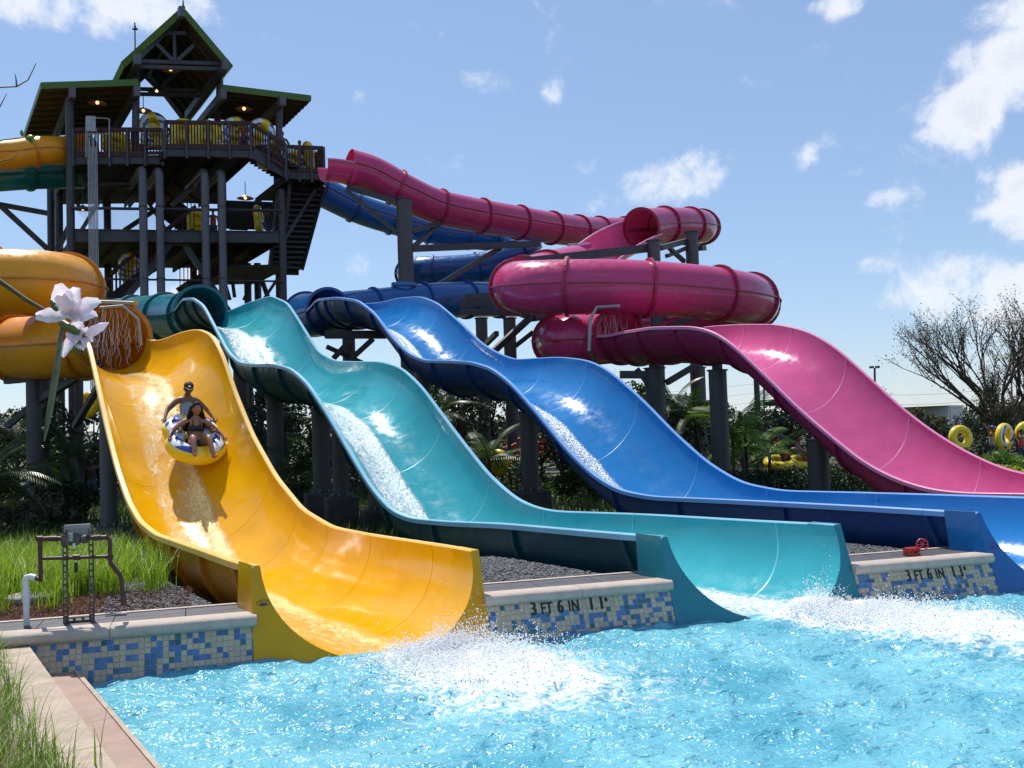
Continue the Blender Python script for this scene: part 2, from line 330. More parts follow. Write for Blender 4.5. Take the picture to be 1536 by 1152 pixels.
# bubbles milky with small streaks of froth
st = N(t, 'ShaderNodeTexNoise', inp={'Scale': 5.5, 'Detail': 10, 'Roughness': .68, 'Distortion': 1.2}); t.links.new(oc, st.inputs['Vector'])
fa = N(t, 'ShaderNodeAttribute', attribute_name='foam')
f1 = N(t, 'ShaderNodeMath', operation='MULTIPLY_ADD'); f1.inputs[1].default_value = .85; t.links.new(fa.outputs['Fac'], f1.inputs[0]); t.links.new(st.outputs[0], f1.inputs[2])
f2 = N(t, 'ShaderNodeMapRange', interpolation_type='SMOOTHSTEP', inp={'From Min': .56, 'From Max': .86}); t.links.new(f1.outputs[0], f2.inputs['Value'])
mc = N(t, 'ShaderNodeMix', data_type='RGBA'); mc.inputs[7].default_value = (.86, .9, .93, 1); t.links.new(f2.outputs[0], mc.inputs[0]); t.links.new(cr.outputs[0], mc.inputs[6]); t.links.new(mc.outputs[2], b.inputs['Base Color'])
rr = N(t, 'ShaderNodeMapRange', inp={'To Min': .18, 'To Max': .5}); t.links.new(f2.outputs[0], rr.inputs['Value']); t.links.new(rr.outputs[0], b.inputs['Roughness'])
b1 = N(t, 'ShaderNodeTexNoise', inp={'Scale': 6.5, 'Detail': 2.2, 'Roughness': .5, 'Distortion': .7}); t.links.new(oc, b1.inputs['Vector'])
b2 = N(t, 'ShaderNodeTexNoise', inp={'Scale': 21, 'Detail': 2, 'Roughness': .5, 'Distortion': .6}); t.links.new(oc, b2.inputs['Vector'])
bp1 = N(t, 'ShaderNodeBump', inp={'Strength': 1.0, 'Distance': .058}); t.links.new(b1.outputs[0], bp1.inputs['Height'])
bp2 = N(t, 'ShaderNodeBump', inp={'Strength': 1.0, 'Distance': .022}); t.links.new(b2.outputs[0], bp2.inputs['Height']); t.links.new(bp1.outputs[0], bp2.inputs['Normal']); t.links.new(bp2.outputs[0], b.inputs['Normal']); bs_ = N(t, 'ShaderNodeMapRange', inp={'To Min': 1.0, 'To Max': .4}); t.links.new(f2.outputs[0], bs_.inputs['Value']); t.links.new(bs_.outputs[0], bp1.inputs['Strength']); t.links.new(bs_.outputs[0], bp2.inputs['Strength'])
tl = N(t, 'ShaderNodeBsdfTranslucent'); tl.inputs[0].default_value = (.9, .95, .97, 1); fm = N(t, 'ShaderNodeMath', operation='MULTIPLY'); fm.inputs[1].default_value = .12; t.links.new(f2.outputs[0], fm.inputs[0])
ms = N(t, 'ShaderNodeMixShader'); t.links.new(fm.outputs[0], ms.inputs[0]); t.links.new(b.outputs[0], ms.inputs[1]); t.links.new(tl.outputs[0], ms.inputs[2]); t.links.new(ms.outputs[0], t.nodes['Material Output'].inputs[0])
me.materials.append(m); M['water'] = m
M['froth'] = mat('froth', (.88, .92, .95), .25, spec=.6, bump=.6, bscale=60); M['drop'] = mat('water_drops', (.95, .97, .98), .3, spec=.8, trans=.12)
tag(MB().box(W(0, -15, -1.2), (90, 30.0, .2), (T, NB, V(0, 0, 1))).build('pool_floor', mat('pool_floor', (.3, .6, .7), .6)), kind='structure')

# splashes: thousands of drops and clots thrown up where the slides pour in
ICO = [(0, 0, 1), (.894, 0, .447), (.276, .85, .447), (-.724, .526, .447), (-.724, -.526, .447), (.276, -.85, .447), (.724, .526, -.447), (-.276, .85, -.447), (-.894, 0, -.447), (-.276, -.85, -.447), (.724, -.526, -.447), (0, 0, -1)]
ICOF = [(0, 1, 2), (0, 2, 3), (0, 3, 4), (0, 4, 5), (0, 5, 1), (1, 6, 2), (2, 7, 3), (3, 8, 4), (4, 9, 5), (5, 10, 1), (2, 6, 7), (3, 7, 8), (4, 8, 9), (5, 9, 10), (1, 10, 6), (6, 11, 7), (7, 11, 8), (8, 11, 9), (9, 11, 10), (10, 11, 6)]
def cloud_mesh(name, cen, siz, base, faces, mats, parent=None, rot=True, stretch=None, smooth=True):
    """many small solids in one mesh (stuff)"""
    cen = np.asarray(cen); n = len(cen); base = np.asarray(base); k = len(base)
    if rot:
        q = rng.normal(size=(n, 4)); q /= np.linalg.norm(q, axis=1)[:, None]; a, b, c, d = q.T
        R = np.stack([np.stack([a*a+b*b-c*c-d*d, 2*(b*c-a*d), 2*(b*d+a*c)], -1), np.stack([2*(b*c+a*d), a*a-b*b+c*c-d*d, 2*(c*d-a*b)], -1), np.stack([2*(b*d-a*c), 2*(c*d+a*b), a*a-b*b-c*c+d*d], -1)], -2)
        v = np.einsum('nij,kj->nki', R, base)
    else: v = np.repeat(base[None], n, 0)
    s = np.asarray(siz); s = s[:, None, None] if s.ndim == 1 else s[:, None, :]
    v = v*s+cen[:, None, :]
    f = (np.asarray(faces)[None]+(np.arange(n)*k)[:, None, None]).reshape(-1, len(faces[0]))
    me = bpy.data.meshes.new(name); me.from_pydata(v.reshape(-1, 3).tolist(), [], f.tolist())
    me.materials.append(mats)
    if smooth: me.polygons.foreach_set('use_smooth', [True]*len(me.polygons))
    o = bpy.data.objects.new(name, me); COL.objects.link(o)
    if parent is not None: o.parent = parent; o.location = -parent.location if parent.type == 'EMPTY' else (0, 0, 0)
    return o
def splash(key, n, L, wid, hgt, label):
    a, b = SLX[key]; ex = V(.545, -.838, 0) if key == 'yellow' else V(.75, -.66, 0); r = V(-ex[1], ex[0], 0)
    st = (a+b)/2-NB*.35+ex*(.15 if key == 'yellow' else -.1)+T*(.5 if key == 'yellow' else .45); st[2] = 0
    u = rng.gamma(1.6, L/6.5, n); v = rng.normal(0, 1, n)*wid*(.35+.16*u); nn = np.array([noise.noise(Vector((x*2.6, y*2.6, 0))) for x, y in zip(u, v)])
    h = np.abs(rng.exponential(1, n))*hgt*.8*np.exp(-u/1.2)*np.clip(.55+1.7*nn, .05, 2)+.02+.05*rng.random(n)
    c = st+np.outer(u, ex)+np.outer(v, r); c[:, 2] = h
    s = np.clip(rng.lognormal(-5.25, .45, n), .002, .014)*np.exp(-h*1.2)
    tag(cloud_mesh('splash', c, s, ICO, ICOF, M['drop']), label, None, None, 'stuff')
splash('yellow', 15000, 2.6, .9, .10, 'white splash of water at the mouth of the yellow slide')
splash('teal', 15000, 3.4, .9, .10, 'white splash of water at the mouth of the teal slide')
splash('blue', 4000, 3.4, .9, .10, 'white splash of water at the mouth of the blue slide')

# pool walls with coping, mosaic and depth markings
def pool_wall(a0, a1, label, text=None, ta=0):
    th = thing('pool_wall', label, 'pool wall', 'mosaic pool walls between the slide mouths', loc=W((a0+a1)/2, 0, 0))
    mb = MB()
    def q(a, b, z): return W(a, b, z)
    F = lambda a, z: W(a, KB*z, z)
    zt = ZT-.11
    mb.add([q(a0, -.38, -1.0), q(a1, -.38, -1.0), F(a1, zt), F(a0, zt), q(a0, .5, -1.0), q(a1, .5, -1.0), q(a1, .5, zt), q(a0, .5, zt)], [(0, 1, 2, 3), (3, 2, 6, 7), (5, 4, 7, 6), (1, 5, 6, 2), (4, 0, 3, 7)])
    mb.build('wall_body', M['grout'], th)
    # coping stones with a bullnose, jointed
    n = max(2, int(round((a1-a0)/1.2))); 
    for i in range(n):
        x0, x1 = a0+(a1-a0)*i/n+.003, a0+(a1-a0)*(i+1)/n-.003
        c = MB(); prof = [(KB*zt+.0, zt+.001), (KB*zt-.035, zt+.001), (KB*zt-.06, zt+.02), (KB*zt-.07, zt+.05), (KB*zt-.06, zt+.085), (KB*zt-.035, ZT), (KB*zt+.20, ZT), (KB*zt+.20, zt+.001)]
        vv = [W(x, b, z) for x in (x0, x1) for b, z in prof]; k = len(prof)
        c.add(vv, [(j, (j+1) % k, k+(j+1) % k, k+j) for j in range(k)]+[tuple(range(k-1, -1, -1)), tuple(range(k, 2*k))])
        smooth_by_angle(c.build('coping_stone', M['coping'], th), 50)
    # tiles
    ts = .0525; nf = V(*(-NB)); nf[2] = KB; nf /= np.linalg.norm(nf); up = NB*KB+V(0, 0, 1); ul = np.linalg.norm(up); up /= ul
    tb = MB(); ncol = int((a1-a0)/ts); nrow = 8; ts2 = (a1-a0)/ncol; seed = hash(label) % 97 if False else int(abs(a0)*31) % 97
    for r in range(nrow):
        zc = zt-.012-(r+.5)*ts/ul
        for c_ in range(ncol):
            ac = a0+(c_+.5)*ts2
            nv = noise.noise(Vector((c_*.5+seed, r*.75, seed)))*.8+.75*noise.noise(Vector((c_*1.7, r*1.9, seed+9.)))+random.uniform(-.22, .22)
            mi = 1 if nv > .07 else 0
            if random.random() < .07 and nv > -.15: mi = 2
            if text and r < 2 and ta-.12 < ac < ta+1.02: mi = 0
            cc_ = W(ac, KB*zc, zc)+nf*.003; g = .0018+random.uniform(0, .0006)
            h = np.array([T*(ts2/2-g), up*(ts/2-g)]); hh = np.array([T*(ts2/2-g-.0035), up*(ts/2-g-.0035)])
            vv = [cc_+h[0]*i+h[1]*j for i, j in ((-1, -1), (1, -1), (1, 1), (-1, 1))]+[cc_+nf*.003+hh[0]*i+hh[1]*j for i, j in ((-1, -1), (1, -1), (1, 1), (-1, 1))]
            tb.add(vv, [(4, 5, 6, 7), (0, 1, 5, 4), (1, 2, 6, 5), (2, 3, 7, 6), (3, 0, 4, 7)], mi)
    tag(tb.build('mosaic_tiles', [M['tile_b'], M['tile_blue'], M['tile_dark']], th), kind='stuff')
    if text:
        xa = ta
        for s_, sz, gap in text:
            cu = bpy.data.curves.new('lettering', 'FONT'); cu.body = s_; cu.size = sz; cu.extrude = .0015; cu.space_character = 1.12; cu.offset = 0 if sz > .13 else .0008
            ob = bpy.data.objects.new('lettering', cu); COL.objects.link(ob); bpy.context.view_layer.update()
            dg = bpy.context.evaluated_depsgraph_get(); me = bpy.data.meshes.new_from_object(ob.evaluated_get(dg)); me.materials.clear(); me.materials.append(M['black'])
            wdt = max((v.co.x for v in me.vertices), default=.02); bpy.data.objects.remove(ob)
            o2 = bpy.data.objects.new('lettering', me); COL.objects.link(o2)
            zc = zt-.128; q0 = W(xa, KB*zc, zc)+nf*.0085
            Mx = Matrix(((T[0]*.96, up[0]*1.42, nf[0], q0[0]), (T[1]*.96, up[1]*1.42, nf[1], q0[1]), (T[2]*.96, up[2]*1.42, nf[2], q0[2]), (0, 0, 0, 1)))
            if sz > .1:       # heavier digits: the glyph repeated a few millimetres to either side, each a hair prouder
                import bmesh as _b
                bb = _b.new()
                for q_ in (-1, 0, 1):
                    s2 = me.copy(); s2.transform(Matrix.Translation((.0075*q_ if sz > .13 else .003*q_, 0, .0004*(q_+1)))); bb.from_mesh(s2)
                bb.to_mesh(me); bb.free()
            me.transform(Mx); o2.parent = th; o2.location = -th.location; xa += wdt*.96+gap*1.1
    # paving slabs behind the coping, and a pale edging kerb
    n = max(2, int((a1-a0)/.62))
    for i in range(n):
        x0, x1 = a0+(a1-a0)*i/n+.004, a0+(a1-a0)*(i+1)/n-.004
        for b0, b1 in ((KB*zt+.206, .55), (.558, .80)):
            MB().box(W((x0+x1)/2, (b0+b1)/2, ZT-.03), (x1-x0, b1-b0, .05), (T, NB, V(0, 0, 1))).build('paving_slab', M['grate'], th)
    MB().box(W((a0+a1)/2, .84, ZT-.04), (a1-a0, .07, .09), (T, NB, V(0, 0, 1))).build('edging_kerb', M['coping'], th)
    MB().box(W((a0+a1)/2, .62, -.3), (a1-a0, .5, .9), (T, NB, V(0, 0, 1))).build('bedding', M['concrete'], th)
    return th
TXT = [('3', .135, .05), ('FT', .12, .05), ('6', .135, .055), ('IN', .12, .10), ('1', .135, .028), ('.', .07, .03), ('1', .135, .03), ('"', .11, 0)]
aY0, aY1, aT0, aT1, aB0 = along(yl_n), along(yl_f), along(te_n), along(te_f), along(bl_n)
pool_wall(-5.2, aY0-.05, 'plain mosaic wall left of the yellow slide, behind the valve stand')
tA = along(onwall(795, 910)); pool_wall(aY1+.08, aT0-.07, 'mosaic wall with black depth marking between yellow and teal slides', TXT, tA)
tB = along(onwall(1357, 858)); pool_wall(aT1+.08, aB0-.07, 'mosaic wall with black depth marking between teal and blue slides', TXT, tB)
pool_wall(along(bl_f)+.08, along(pk_n)-.07, 'mosaic wall between the blue slide and the pink slide')

# ------------------------------------------------------------------ slides
def rimz(x, y, poly):
    xs = [p[0] for p in poly]; ys = [p[1] for p in poly]; lo, hi = -2., 12.
    for _ in range(34):
        mid = (lo+hi)/2; q = proj((x, y, mid))
        if q[1] > np.interp(q[0], xs, ys): lo = mid
        else: hi = mid
    return lo
SL = {
'yellow': dict(near=[(100, 500), (128, 508), (137, 515), (150, 572), (165, 640), (180, 700), (197, 750), (215, 782), (240, 802), (300, 822), (360, 843), (390, 850)],
 far=[(205, 540), (222, 526), (240, 512), (270, 499), (295, 494), (315, 503), (330, 530), (350, 590), (375, 652), (410, 715), (450, 765), (495, 792), (550, 803), (620, 813), (705, 825)],
 deg=31, S=13.5, ring=(168, 508), flow=(-.34, .30), ang=0, joints=[0.75, 2.2, 3.7, 5.0, 6.3, 8.0, 9.8, 11.6]),
'teal': dict(near=[(262, 457), (275, 449), (292, 447), (308, 458), (325, 490), (345, 528), (362, 544), (385, 547), (412, 546), (440, 553), (465, 575), (495, 620), (530, 680), (560, 730), (590, 765), (620, 778), (680, 783), (760, 786), (900, 798), (1000, 806)],
 far=[(335, 470), (370, 455), (405, 444), (430, 455), (455, 495), (475, 528), (500, 542), (530, 543), (570, 543), (600, 552), (630, 580), (680, 648), (730, 712), (770, 748), (800, 762), (830, 768), (950, 772), (1100, 780), (1250, 787)],
 deg=32, S=22.6, ring=(300, 468), flow=(-.5, .28), joints=[.75, 3.2, 5.6, 7.4, 9.2, 11.0, 12.8, 14.6, 16.4, 18.2, 20, 21.4]),
'blue': dict(near=[(465, 455), (480, 449), (510, 446), (540, 451), (565, 470), (590, 505), (615, 530), (640, 541), (670, 541), (710, 543), (740, 552), (770, 575), (810, 620), (850, 670), (890, 710), (930, 735), (980, 745), (1100, 750), (1300, 760), (1470, 770)],
 far=[(565, 455), (600, 447), (630, 445), (655, 455), (690, 485), (720, 515), (745, 530), (770, 540), (800, 538), (840, 536), (880, 541), (910, 555), (960, 598), (1010, 650), (1060, 695), (1110, 725), (1170, 737), (1300, 740), (1536, 747), (1800, 760)],
 deg=32, S=24.0, ring=(493, 468), flow=(-.5, .22), joints=[.75, 3.2, 5.6, 7.4, 9.2, 11.0, 12.8, 14.6, 16.4, 18.2, 20, 21.8, 23]),
'pink': dict(near=[(880, 524), (888, 523), (905, 512), (930, 499), (980, 491), (1040, 490), (1070, 496), (1100, 515), (1150, 562), (1200, 612), (1250, 655), (1300, 695), (1350, 720), (1400, 735), (1450, 740), (1536, 741), (1900, 752)],
 far=[(975, 515), (1000, 502), (1060, 490), (1110, 487), (1165, 487), (1210, 497), (1250, 520), (1300, 565), (1350, 612), (1400, 650), (1450, 680), (1500, 703), (1536, 712), (1600, 722), (2000, 735)],
 deg=30, S=15.6, ring=(932, 503), flow=(-.6, -.25), joints=[.75, 3.2, 5.4, 7, 8.6, 10.2, 11.8, 13.4, 14.8])}
R_T = .74; HW = 1.04; LIP = .085; RT = {'yellow': .69}
for key, s in SL.items():
    s['key'] = key
    a, b = SLX[key]; dg = math.radians(s['deg']); e = V(-math.sin(dg), math.cos(dg), 0); r = V(e[1], -e[0], 0)
    wfull = abs((b-a)@r); s['e'] = e; s['r'] = r; s['hw'] = wfull/2
    c0 = a+r*(wfull/2); c0[2] = 0; s['c0'] = c0     # centreline origin at the near corner's station
    rc = c0+e*s['S']; rp = P(*s['ring'], rc[1]); off = (rp-rc)@r; s['off'] = off; s['ringc'] = rc+r*off+V(0, 0, rp[2])
    def lat(sv, s=s):
        t_ = np.clip((sv-(s['S']-3.2))/3.2, 0, 1); t_ = t_*t_*(3-2*t_); return s['hw']*(1-t_)+RT.get(s['key'], R_T)*t_, s['off']*t_
    s['lat'] = lat
    gs = np.arange(-1.5, s['S']+.01, .1); zn = []; zf = []
    for sv in gs:
        h, o = lat(sv); cpt = c0+e*sv+r*o
        pn = cpt-r*h; pf = cpt+r*h
        zn.append(rimz(pn[0], pn[1], s['near'])); zf.append(rimz(pf[0], pf[1], s['far']))
    zn = np.array(zn); zf = np.array(zf); k = 5 if key != 'yellow' else 4
    zr = s['ringc'][2]
    tt = np.clip((gs-(s['S']-1.2))/1.2, 0, 1)
    zn = zn*(1-tt)+zr*tt; zf = zf*(1-tt)+zr*tt
    z0n = a[2]; z0f = z0n
    zn[gs < .3] = z0n; zf[gs < .3] = z0f
    ker = np.hanning(2*k+3)[1:-1]; ker /= ker.sum()
    sm = lambda z: np.convolve(np.pad(z, k, mode='edge'), ker, 'valid')
    s['gs'] = gs; s['zn'] = sm(zn); s['zf'] = sm(zf); s['z0'] = z0n
    s['D'] = lambda sv, s=s: float(np.interp(sv, [0, 1.5, s['S']-3, s['S']], [s['z0']+.10, .92, .92, RT.get(s['key'], R_T)]))
def sect(s, sv, phi, out=0.):
    """point of the trough at station sv and angle phi (0 near rim .. pi far rim), pushed outwards by out"""
    h, o = s['lat'](sv); D = s['D'](sv); l = -math.cos(phi)*(h+out); dz = math.sin(phi)
    zr = np.interp(sv, s['gs'], s['zn'])*(1-(1-math.cos(phi))/2)+np.interp(sv, s['gs'], s['zf'])*((1-math.cos(phi))/2)
    p = s['c0']+s['e']*sv+s['r']*(o+l); p[2] = zr-(D+out)*dz**.92
    if sv < 2.4:      # the mouth is cut on the slanted pool wall
        m = NB-V(0, 0, KB); st = -((p-OW)@m)/(s['e']@m); p = p+s['e']*(st if sv <= 0 else (st+sv)*(1-sv/2.4)**1.0) if sv <= 0 else p+s['e']*((st+sv)*(1-sv/2.4))
    return p
def normal_out(s, sv, phi):
    a = sect(s, sv, phi, 0); b = sect(s, sv, phi, .02) if 0 < phi < math.pi else None
    return a
PHI = [math.pi*i/30 for i in range(31)]
SLN = {'yellow': 'wide yellow open slide nearest the camera, fed by orange-yellow tubes', 'teal': 'teal open slide between the yellow and the blue slide',
       'blue': 'bright blue open slide between the teal and the pink slide', 'pink': 'pink open slide at the right fed by big pink coiled tube'}
SLIDE = {}
def build_slide(key):
    s = SL[key]; th = thing('water_slide', SLN[key], 'water slide', 'four coloured water slides', loc=SLX[key][0]*V(1, 1, 0)); SLIDE[key] = th
    js = [0.]+s['joints']+[s['S']]
    for a, b in zip(js[:-1], js[1:]):
        g0 = a+(.003 if a > 0 else 0); g1 = b-.003
        ss = np.linspace(g0, g1, max(4, int((b-a)/.13)))
        mb = MB(); np_ = len(PHI); vs = []
        for sv in ss:
            for ph in PHI: vs.append(sect(s, sv, ph))
        fs = [(i*np_+j, i*np_+j+1, (i+1)*np_+j+1, (i+1)*np_+j) for i in range(len(ss)-1) for j in range(np_-1)]
        mb.add(vs, fs, 0)
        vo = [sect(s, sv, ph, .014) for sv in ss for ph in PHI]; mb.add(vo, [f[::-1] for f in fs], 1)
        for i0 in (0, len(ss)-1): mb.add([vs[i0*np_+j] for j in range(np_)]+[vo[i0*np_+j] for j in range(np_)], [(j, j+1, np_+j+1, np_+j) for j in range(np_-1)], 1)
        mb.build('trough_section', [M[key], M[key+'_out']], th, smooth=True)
        # rolled rim of the section, near and far side
        for side in (0, 1):
            rm = MB(); vv = []
            for sv in ss:
                p = sect(s, sv, 0 if side == 0 else math.pi); d = s['r']*(-1 if side == 0 else 1); zz = V(0, 0, 1)
                for (o_, h_) in ((0, 0), (.012, .018), (LIP-.012, .018), (LIP, .004), (LIP, -.06), (LIP-.018, -.06), (LIP-.018, -.02), (.004, -.02)): vv.append(p+d*o_+zz*h_)
            k = 8; ff = []
            for i in range(len(ss)-1):
                for j in range(k):
                    q = (i*k+j, i*k+(j+1) % k, (i+1)*k+(j+1) % k, (i+1)*k+j); ff.append(q if side else q[::-1])
            ff += [tuple(range(k)), tuple((len(ss)-1)*k+j for j in range(k))]
            rm.add(vv, ff); smooth_by_angle(rm.build('rim', M[key+'_rim'], th), 35)
    # bolted flanges at the joints, outside the shell
    for a in s['joints']+[s['S']-.05]:
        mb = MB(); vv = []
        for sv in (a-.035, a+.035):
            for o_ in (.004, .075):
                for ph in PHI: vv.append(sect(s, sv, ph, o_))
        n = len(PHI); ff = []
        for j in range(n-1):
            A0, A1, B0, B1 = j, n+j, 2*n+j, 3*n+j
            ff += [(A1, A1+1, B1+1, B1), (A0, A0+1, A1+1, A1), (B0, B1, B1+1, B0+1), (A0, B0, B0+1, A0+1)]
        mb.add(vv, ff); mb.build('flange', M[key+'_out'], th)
    if key != 'yellow':
        for a in s['joints']:           # pale sealant bead along each inner joint
            mb = MB(); vv = [sect(s, a+d_, ph, o_) for d_, o_ in ((-.011, -.001), (0, -.005), (.011, -.001)) for ph in PHI]; n = len(PHI)
            mb.add(vv, [(q*n+j, q*n+j+1, (q+1)*n+j+1, (q+1)*n+j) for q in (0, 1) for j in range(n-1)]); mb.build('seam', M[key+'_seam'], th, smooth=True)
    # end plate at the mouth: U-shaped cut in a slanted panel that returns along the sides
    mb = MB(); nf = V(*(-NB)); nf[2] = KB; nf /= np.linalg.norm(nf)
    inner = [sect(s, 0, ph) for ph in PHI]
    aL = along(inner[0])-.09; aR = along(inner[-1])+.09; ztop = (inner[0][2]+inner[-1][2])/2+.018
    # outer outline with rounded shoulders, one point per inner point
    outer = []
    for i, ph in enumerate(PHI):
        u = i/30
        if u < .5:
            v = u/.5
            if v < .35: z = ztop-.12*0-v/.35*(ztop+.35)*.75; x = aL
            else: z = ztop-(ztop+.35)*.75-(v-.35)/.65*.0-(ztop+.35)*.25*min(1, (v-.35)/.1); x = aL+(aR-aL)/2*max(0, (v-.45)/.55)
        else:
            v = (1-u)/.5
            if v < .35: z = ztop-v/.35*(ztop+.35)*.75; x = aR
            else: z = ztop-(ztop+.35)*.75-(ztop+.35)*.25*min(1, (v-.35)/.1); x = aR-(aR-aL)/2*max(0, (v-.45)/.55)
        outer.append((x, z))
    f0 = [p+nf*.014 for p in inner]; bk = [p-nf*.0 for p in inner]
    oz = [W(x, KB*z, z)+nf*.014 for x, z in outer]
    # round the upper corners
    n = 31
    mb.add(f0+oz, [(j, n+j, n+j+1, j+1) for j in range(n-1)])
    mb.add(f0+[p-nf*.014 for p in f0], [(j, j+1, n+j+1, n+j) for j in range(n-1)])
    for sgn, ax_, pin in ((-1, aL, f0[0]), (1, aR, f0[-1])):
        # side return panel going back along the slide, rounded at the top
        ed = s['e']*.42; col = []
        prof = [(0, ztop+.0)]
        top = W(ax_, KB*ztop, ztop)+nf*.014; bot = W(ax_, KB*-.35, -.35)+nf*.014
        q = [top, bot, bot+ed*1.6, top+ed]
        mb.add(q, [(0, 1, 2, 3) if sgn < 0 else (3, 2, 1, 0)])
        mb.add([pin, top, top+ed, pin+ed], [(0, 1, 2, 3) if sgn > 0 else (3, 2, 1, 0)])
        
    o = mb.build('end_plate', M[key+'_end'], th); smooth_by_angle(o, 30)
    bv = o.modifiers.new('bevel', 'BEVEL'); bv.width = .05; bv.segments = 4; bv.limit_method = 'ANGLE'; bv.angle_limit = math.radians(50)
    return th
for key in SL: build_slide(key)
# round dark maker's mark on the yellow end plate
mk = onwall(394, 905); nf = V(*(-NB)); nf[2] = KB; nf /= np.linalg.norm(nf); up = NB*KB+V(0, 0, 1); up /= np.linalg.norm(up)
def badge(key, px, py, scale=1.):
    c = onwall(px, py)+nf*.0165; mb = MB(); pts = lambda rx, ry, k: [c+T*rx*math.cos(2*math.pi*i/24)+up*ry*math.sin(2*math.pi*i/24)+nf*k for i in range(24)]
    rx, ry = .065*scale, .032*scale
    mb.add(pts(rx, ry, 0)+pts(rx-.006, ry-.006, 0), [(i, (i+1) % 24, 24+(i+1) % 24, 24+i) for i in range(24)])
    mb.add([c+T*x+up*y for x, y in ((-.028, -.021), (.028, -.021), (.034, -.002), (-.034, -.002))], [(0, 1, 2, 3)])
    for i in range(7): mb.add([c+T*(x-.036+i*.012)+up*(y+.010) for x, y in ((-.004, -.003), (.004, -.003), (.004, .003), (-.004, .003))], [(0, 1, 2, 3)])
    mb.build('emblem', mat('emblem_ink', (.035, .02, .045), .5), SLIDE[key])
badge('yellow', 395, 905); badge('blue', 1488, 820, 1.2)

# ------------------------------------------------------------------ tubes
def tube_run(key, pts, parent, step=2.3, r=R_T+.02, rings=True, seam=True, matk='_tube', open_from=None, first=True):
    pts = resample(spline(pts, 10), .28)[0]; pts = np.array(pts); n = len(pts)
    per = max(4, int(round(step/.28))); k = 0
    Tn = np.gradient(pts, axis=0); Tn /= np.linalg.norm(Tn, axis=1)[:, None]
    H = np.cross(Tn, V(0, 0, 1)); H /= np.linalg.norm(H, axis=1)[:, None]; Uv = np.cross(H, Tn); SEG = 30
    while k < n-1:
        k2 = min(n-1, k+per)
        if n-1-k2 < 3: k2 = n-1
        mb = MB(); vs = []
        for i in range(k, k2+1):
            for j in range(SEG): a = 2*math.pi*j/SEG; vs.append(pts[i]+(H[i]*math.cos(a)+Uv[i]*math.sin(a))*r)
        L = k2-k+1
        mb.add(vs, [(i*SEG+j, i*SEG+(j+1) % SEG, (i+1)*SEG+(j+1) % SEG, (i+1)*SEG+j) for i in range(L-1) for j in range(SEG)])
        o = mb.build('tube_section', M[key+matk], parent, smooth=True)
        if seam:
            for sg in (-1, 1):
                sb = MB(); vs = []
                for i in range(k, k2+1):
                    for (x, z) in ((r-.01, .018), (r+.055, .018), (r+.055, -.018), (r-.01, -.018)): vs.append(pts[i]+H[i]*sg*x+Uv[i]*z)
                sb.add(vs, [(i*4+j, i*4+(j+1) % 4, (i+1)*4+(j+1) % 4, (i+1)*4+j) for i in range(L-1) for j in range(4)]); sb.build('seam_flange', M[key+'_flange'], parent)
        i = k2; mb = MB(); vs = []
        for off in (-.04, .04):
            for rr in (r-.01, r+.085):
                for j in range(SEG): a = 2*math.pi*j/SEG; vs.append(pts[i]+Tn[i]*off+(H[i]*math.cos(a)+Uv[i]*math.sin(a))*rr)
        fs = []
        for j in range(SEG):
            l = (j+1) % SEG; A0, A1, B0, B1 = 0, SEG, 2*SEG, 3*SEG
            fs += [(A1+j, A1+l, B1+l, B1+j), (A0+j, A0+l, A1+l, A1+j), (B0+j, B1+j, B1+l, B0+l), (A0+j, B0+j, B0+l, A0+l)]
        mb.add(vs, fs); mb.build('flange', M[key+'_flange'], parent)
        k = k2
def ringpt(key, back, dz=0):
    s = SL[key]; return s['ringc']+s['e']*back+V(0, 0, dz)
Ry, Rt, Rb, Rp = (ringpt(k, 0) for k in ('yellow', 'teal', 'blue', 'pink'))
def Q(*l): return [P(*p) for p in l]
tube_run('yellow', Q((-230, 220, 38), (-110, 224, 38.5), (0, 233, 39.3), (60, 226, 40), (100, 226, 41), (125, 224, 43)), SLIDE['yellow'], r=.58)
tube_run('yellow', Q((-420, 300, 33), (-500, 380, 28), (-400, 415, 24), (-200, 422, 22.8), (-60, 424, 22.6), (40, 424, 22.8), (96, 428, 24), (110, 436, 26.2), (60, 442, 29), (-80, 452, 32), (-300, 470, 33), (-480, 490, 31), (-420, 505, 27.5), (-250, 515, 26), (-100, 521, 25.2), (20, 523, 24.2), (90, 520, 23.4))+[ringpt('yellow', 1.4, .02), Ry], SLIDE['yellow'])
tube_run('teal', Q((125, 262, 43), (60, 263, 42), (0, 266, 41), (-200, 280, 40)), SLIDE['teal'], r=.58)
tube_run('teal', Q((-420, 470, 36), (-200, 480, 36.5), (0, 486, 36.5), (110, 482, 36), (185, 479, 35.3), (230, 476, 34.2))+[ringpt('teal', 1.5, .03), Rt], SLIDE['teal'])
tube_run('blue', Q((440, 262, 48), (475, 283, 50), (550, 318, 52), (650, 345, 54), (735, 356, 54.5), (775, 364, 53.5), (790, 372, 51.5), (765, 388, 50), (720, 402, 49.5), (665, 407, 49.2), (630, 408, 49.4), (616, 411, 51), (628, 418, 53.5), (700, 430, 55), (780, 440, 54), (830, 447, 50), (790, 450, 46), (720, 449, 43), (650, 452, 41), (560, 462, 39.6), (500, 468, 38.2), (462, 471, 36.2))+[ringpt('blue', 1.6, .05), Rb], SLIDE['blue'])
tube_run('pink', Q((522, 250, 41.5), (560, 262, 42), (605, 287, 42.6), (650, 308, 43.5), (700, 320, 44.5), (780, 334, 46.5), (850, 345, 49), (905, 348, 52), (965, 347, 54), (1020, 345, 53), (1052, 342, 49), (1050, 340, 45), (1022, 338, 43), (985, 339, 41.4), (962, 342, 40.3)), SLIDE['pink'])
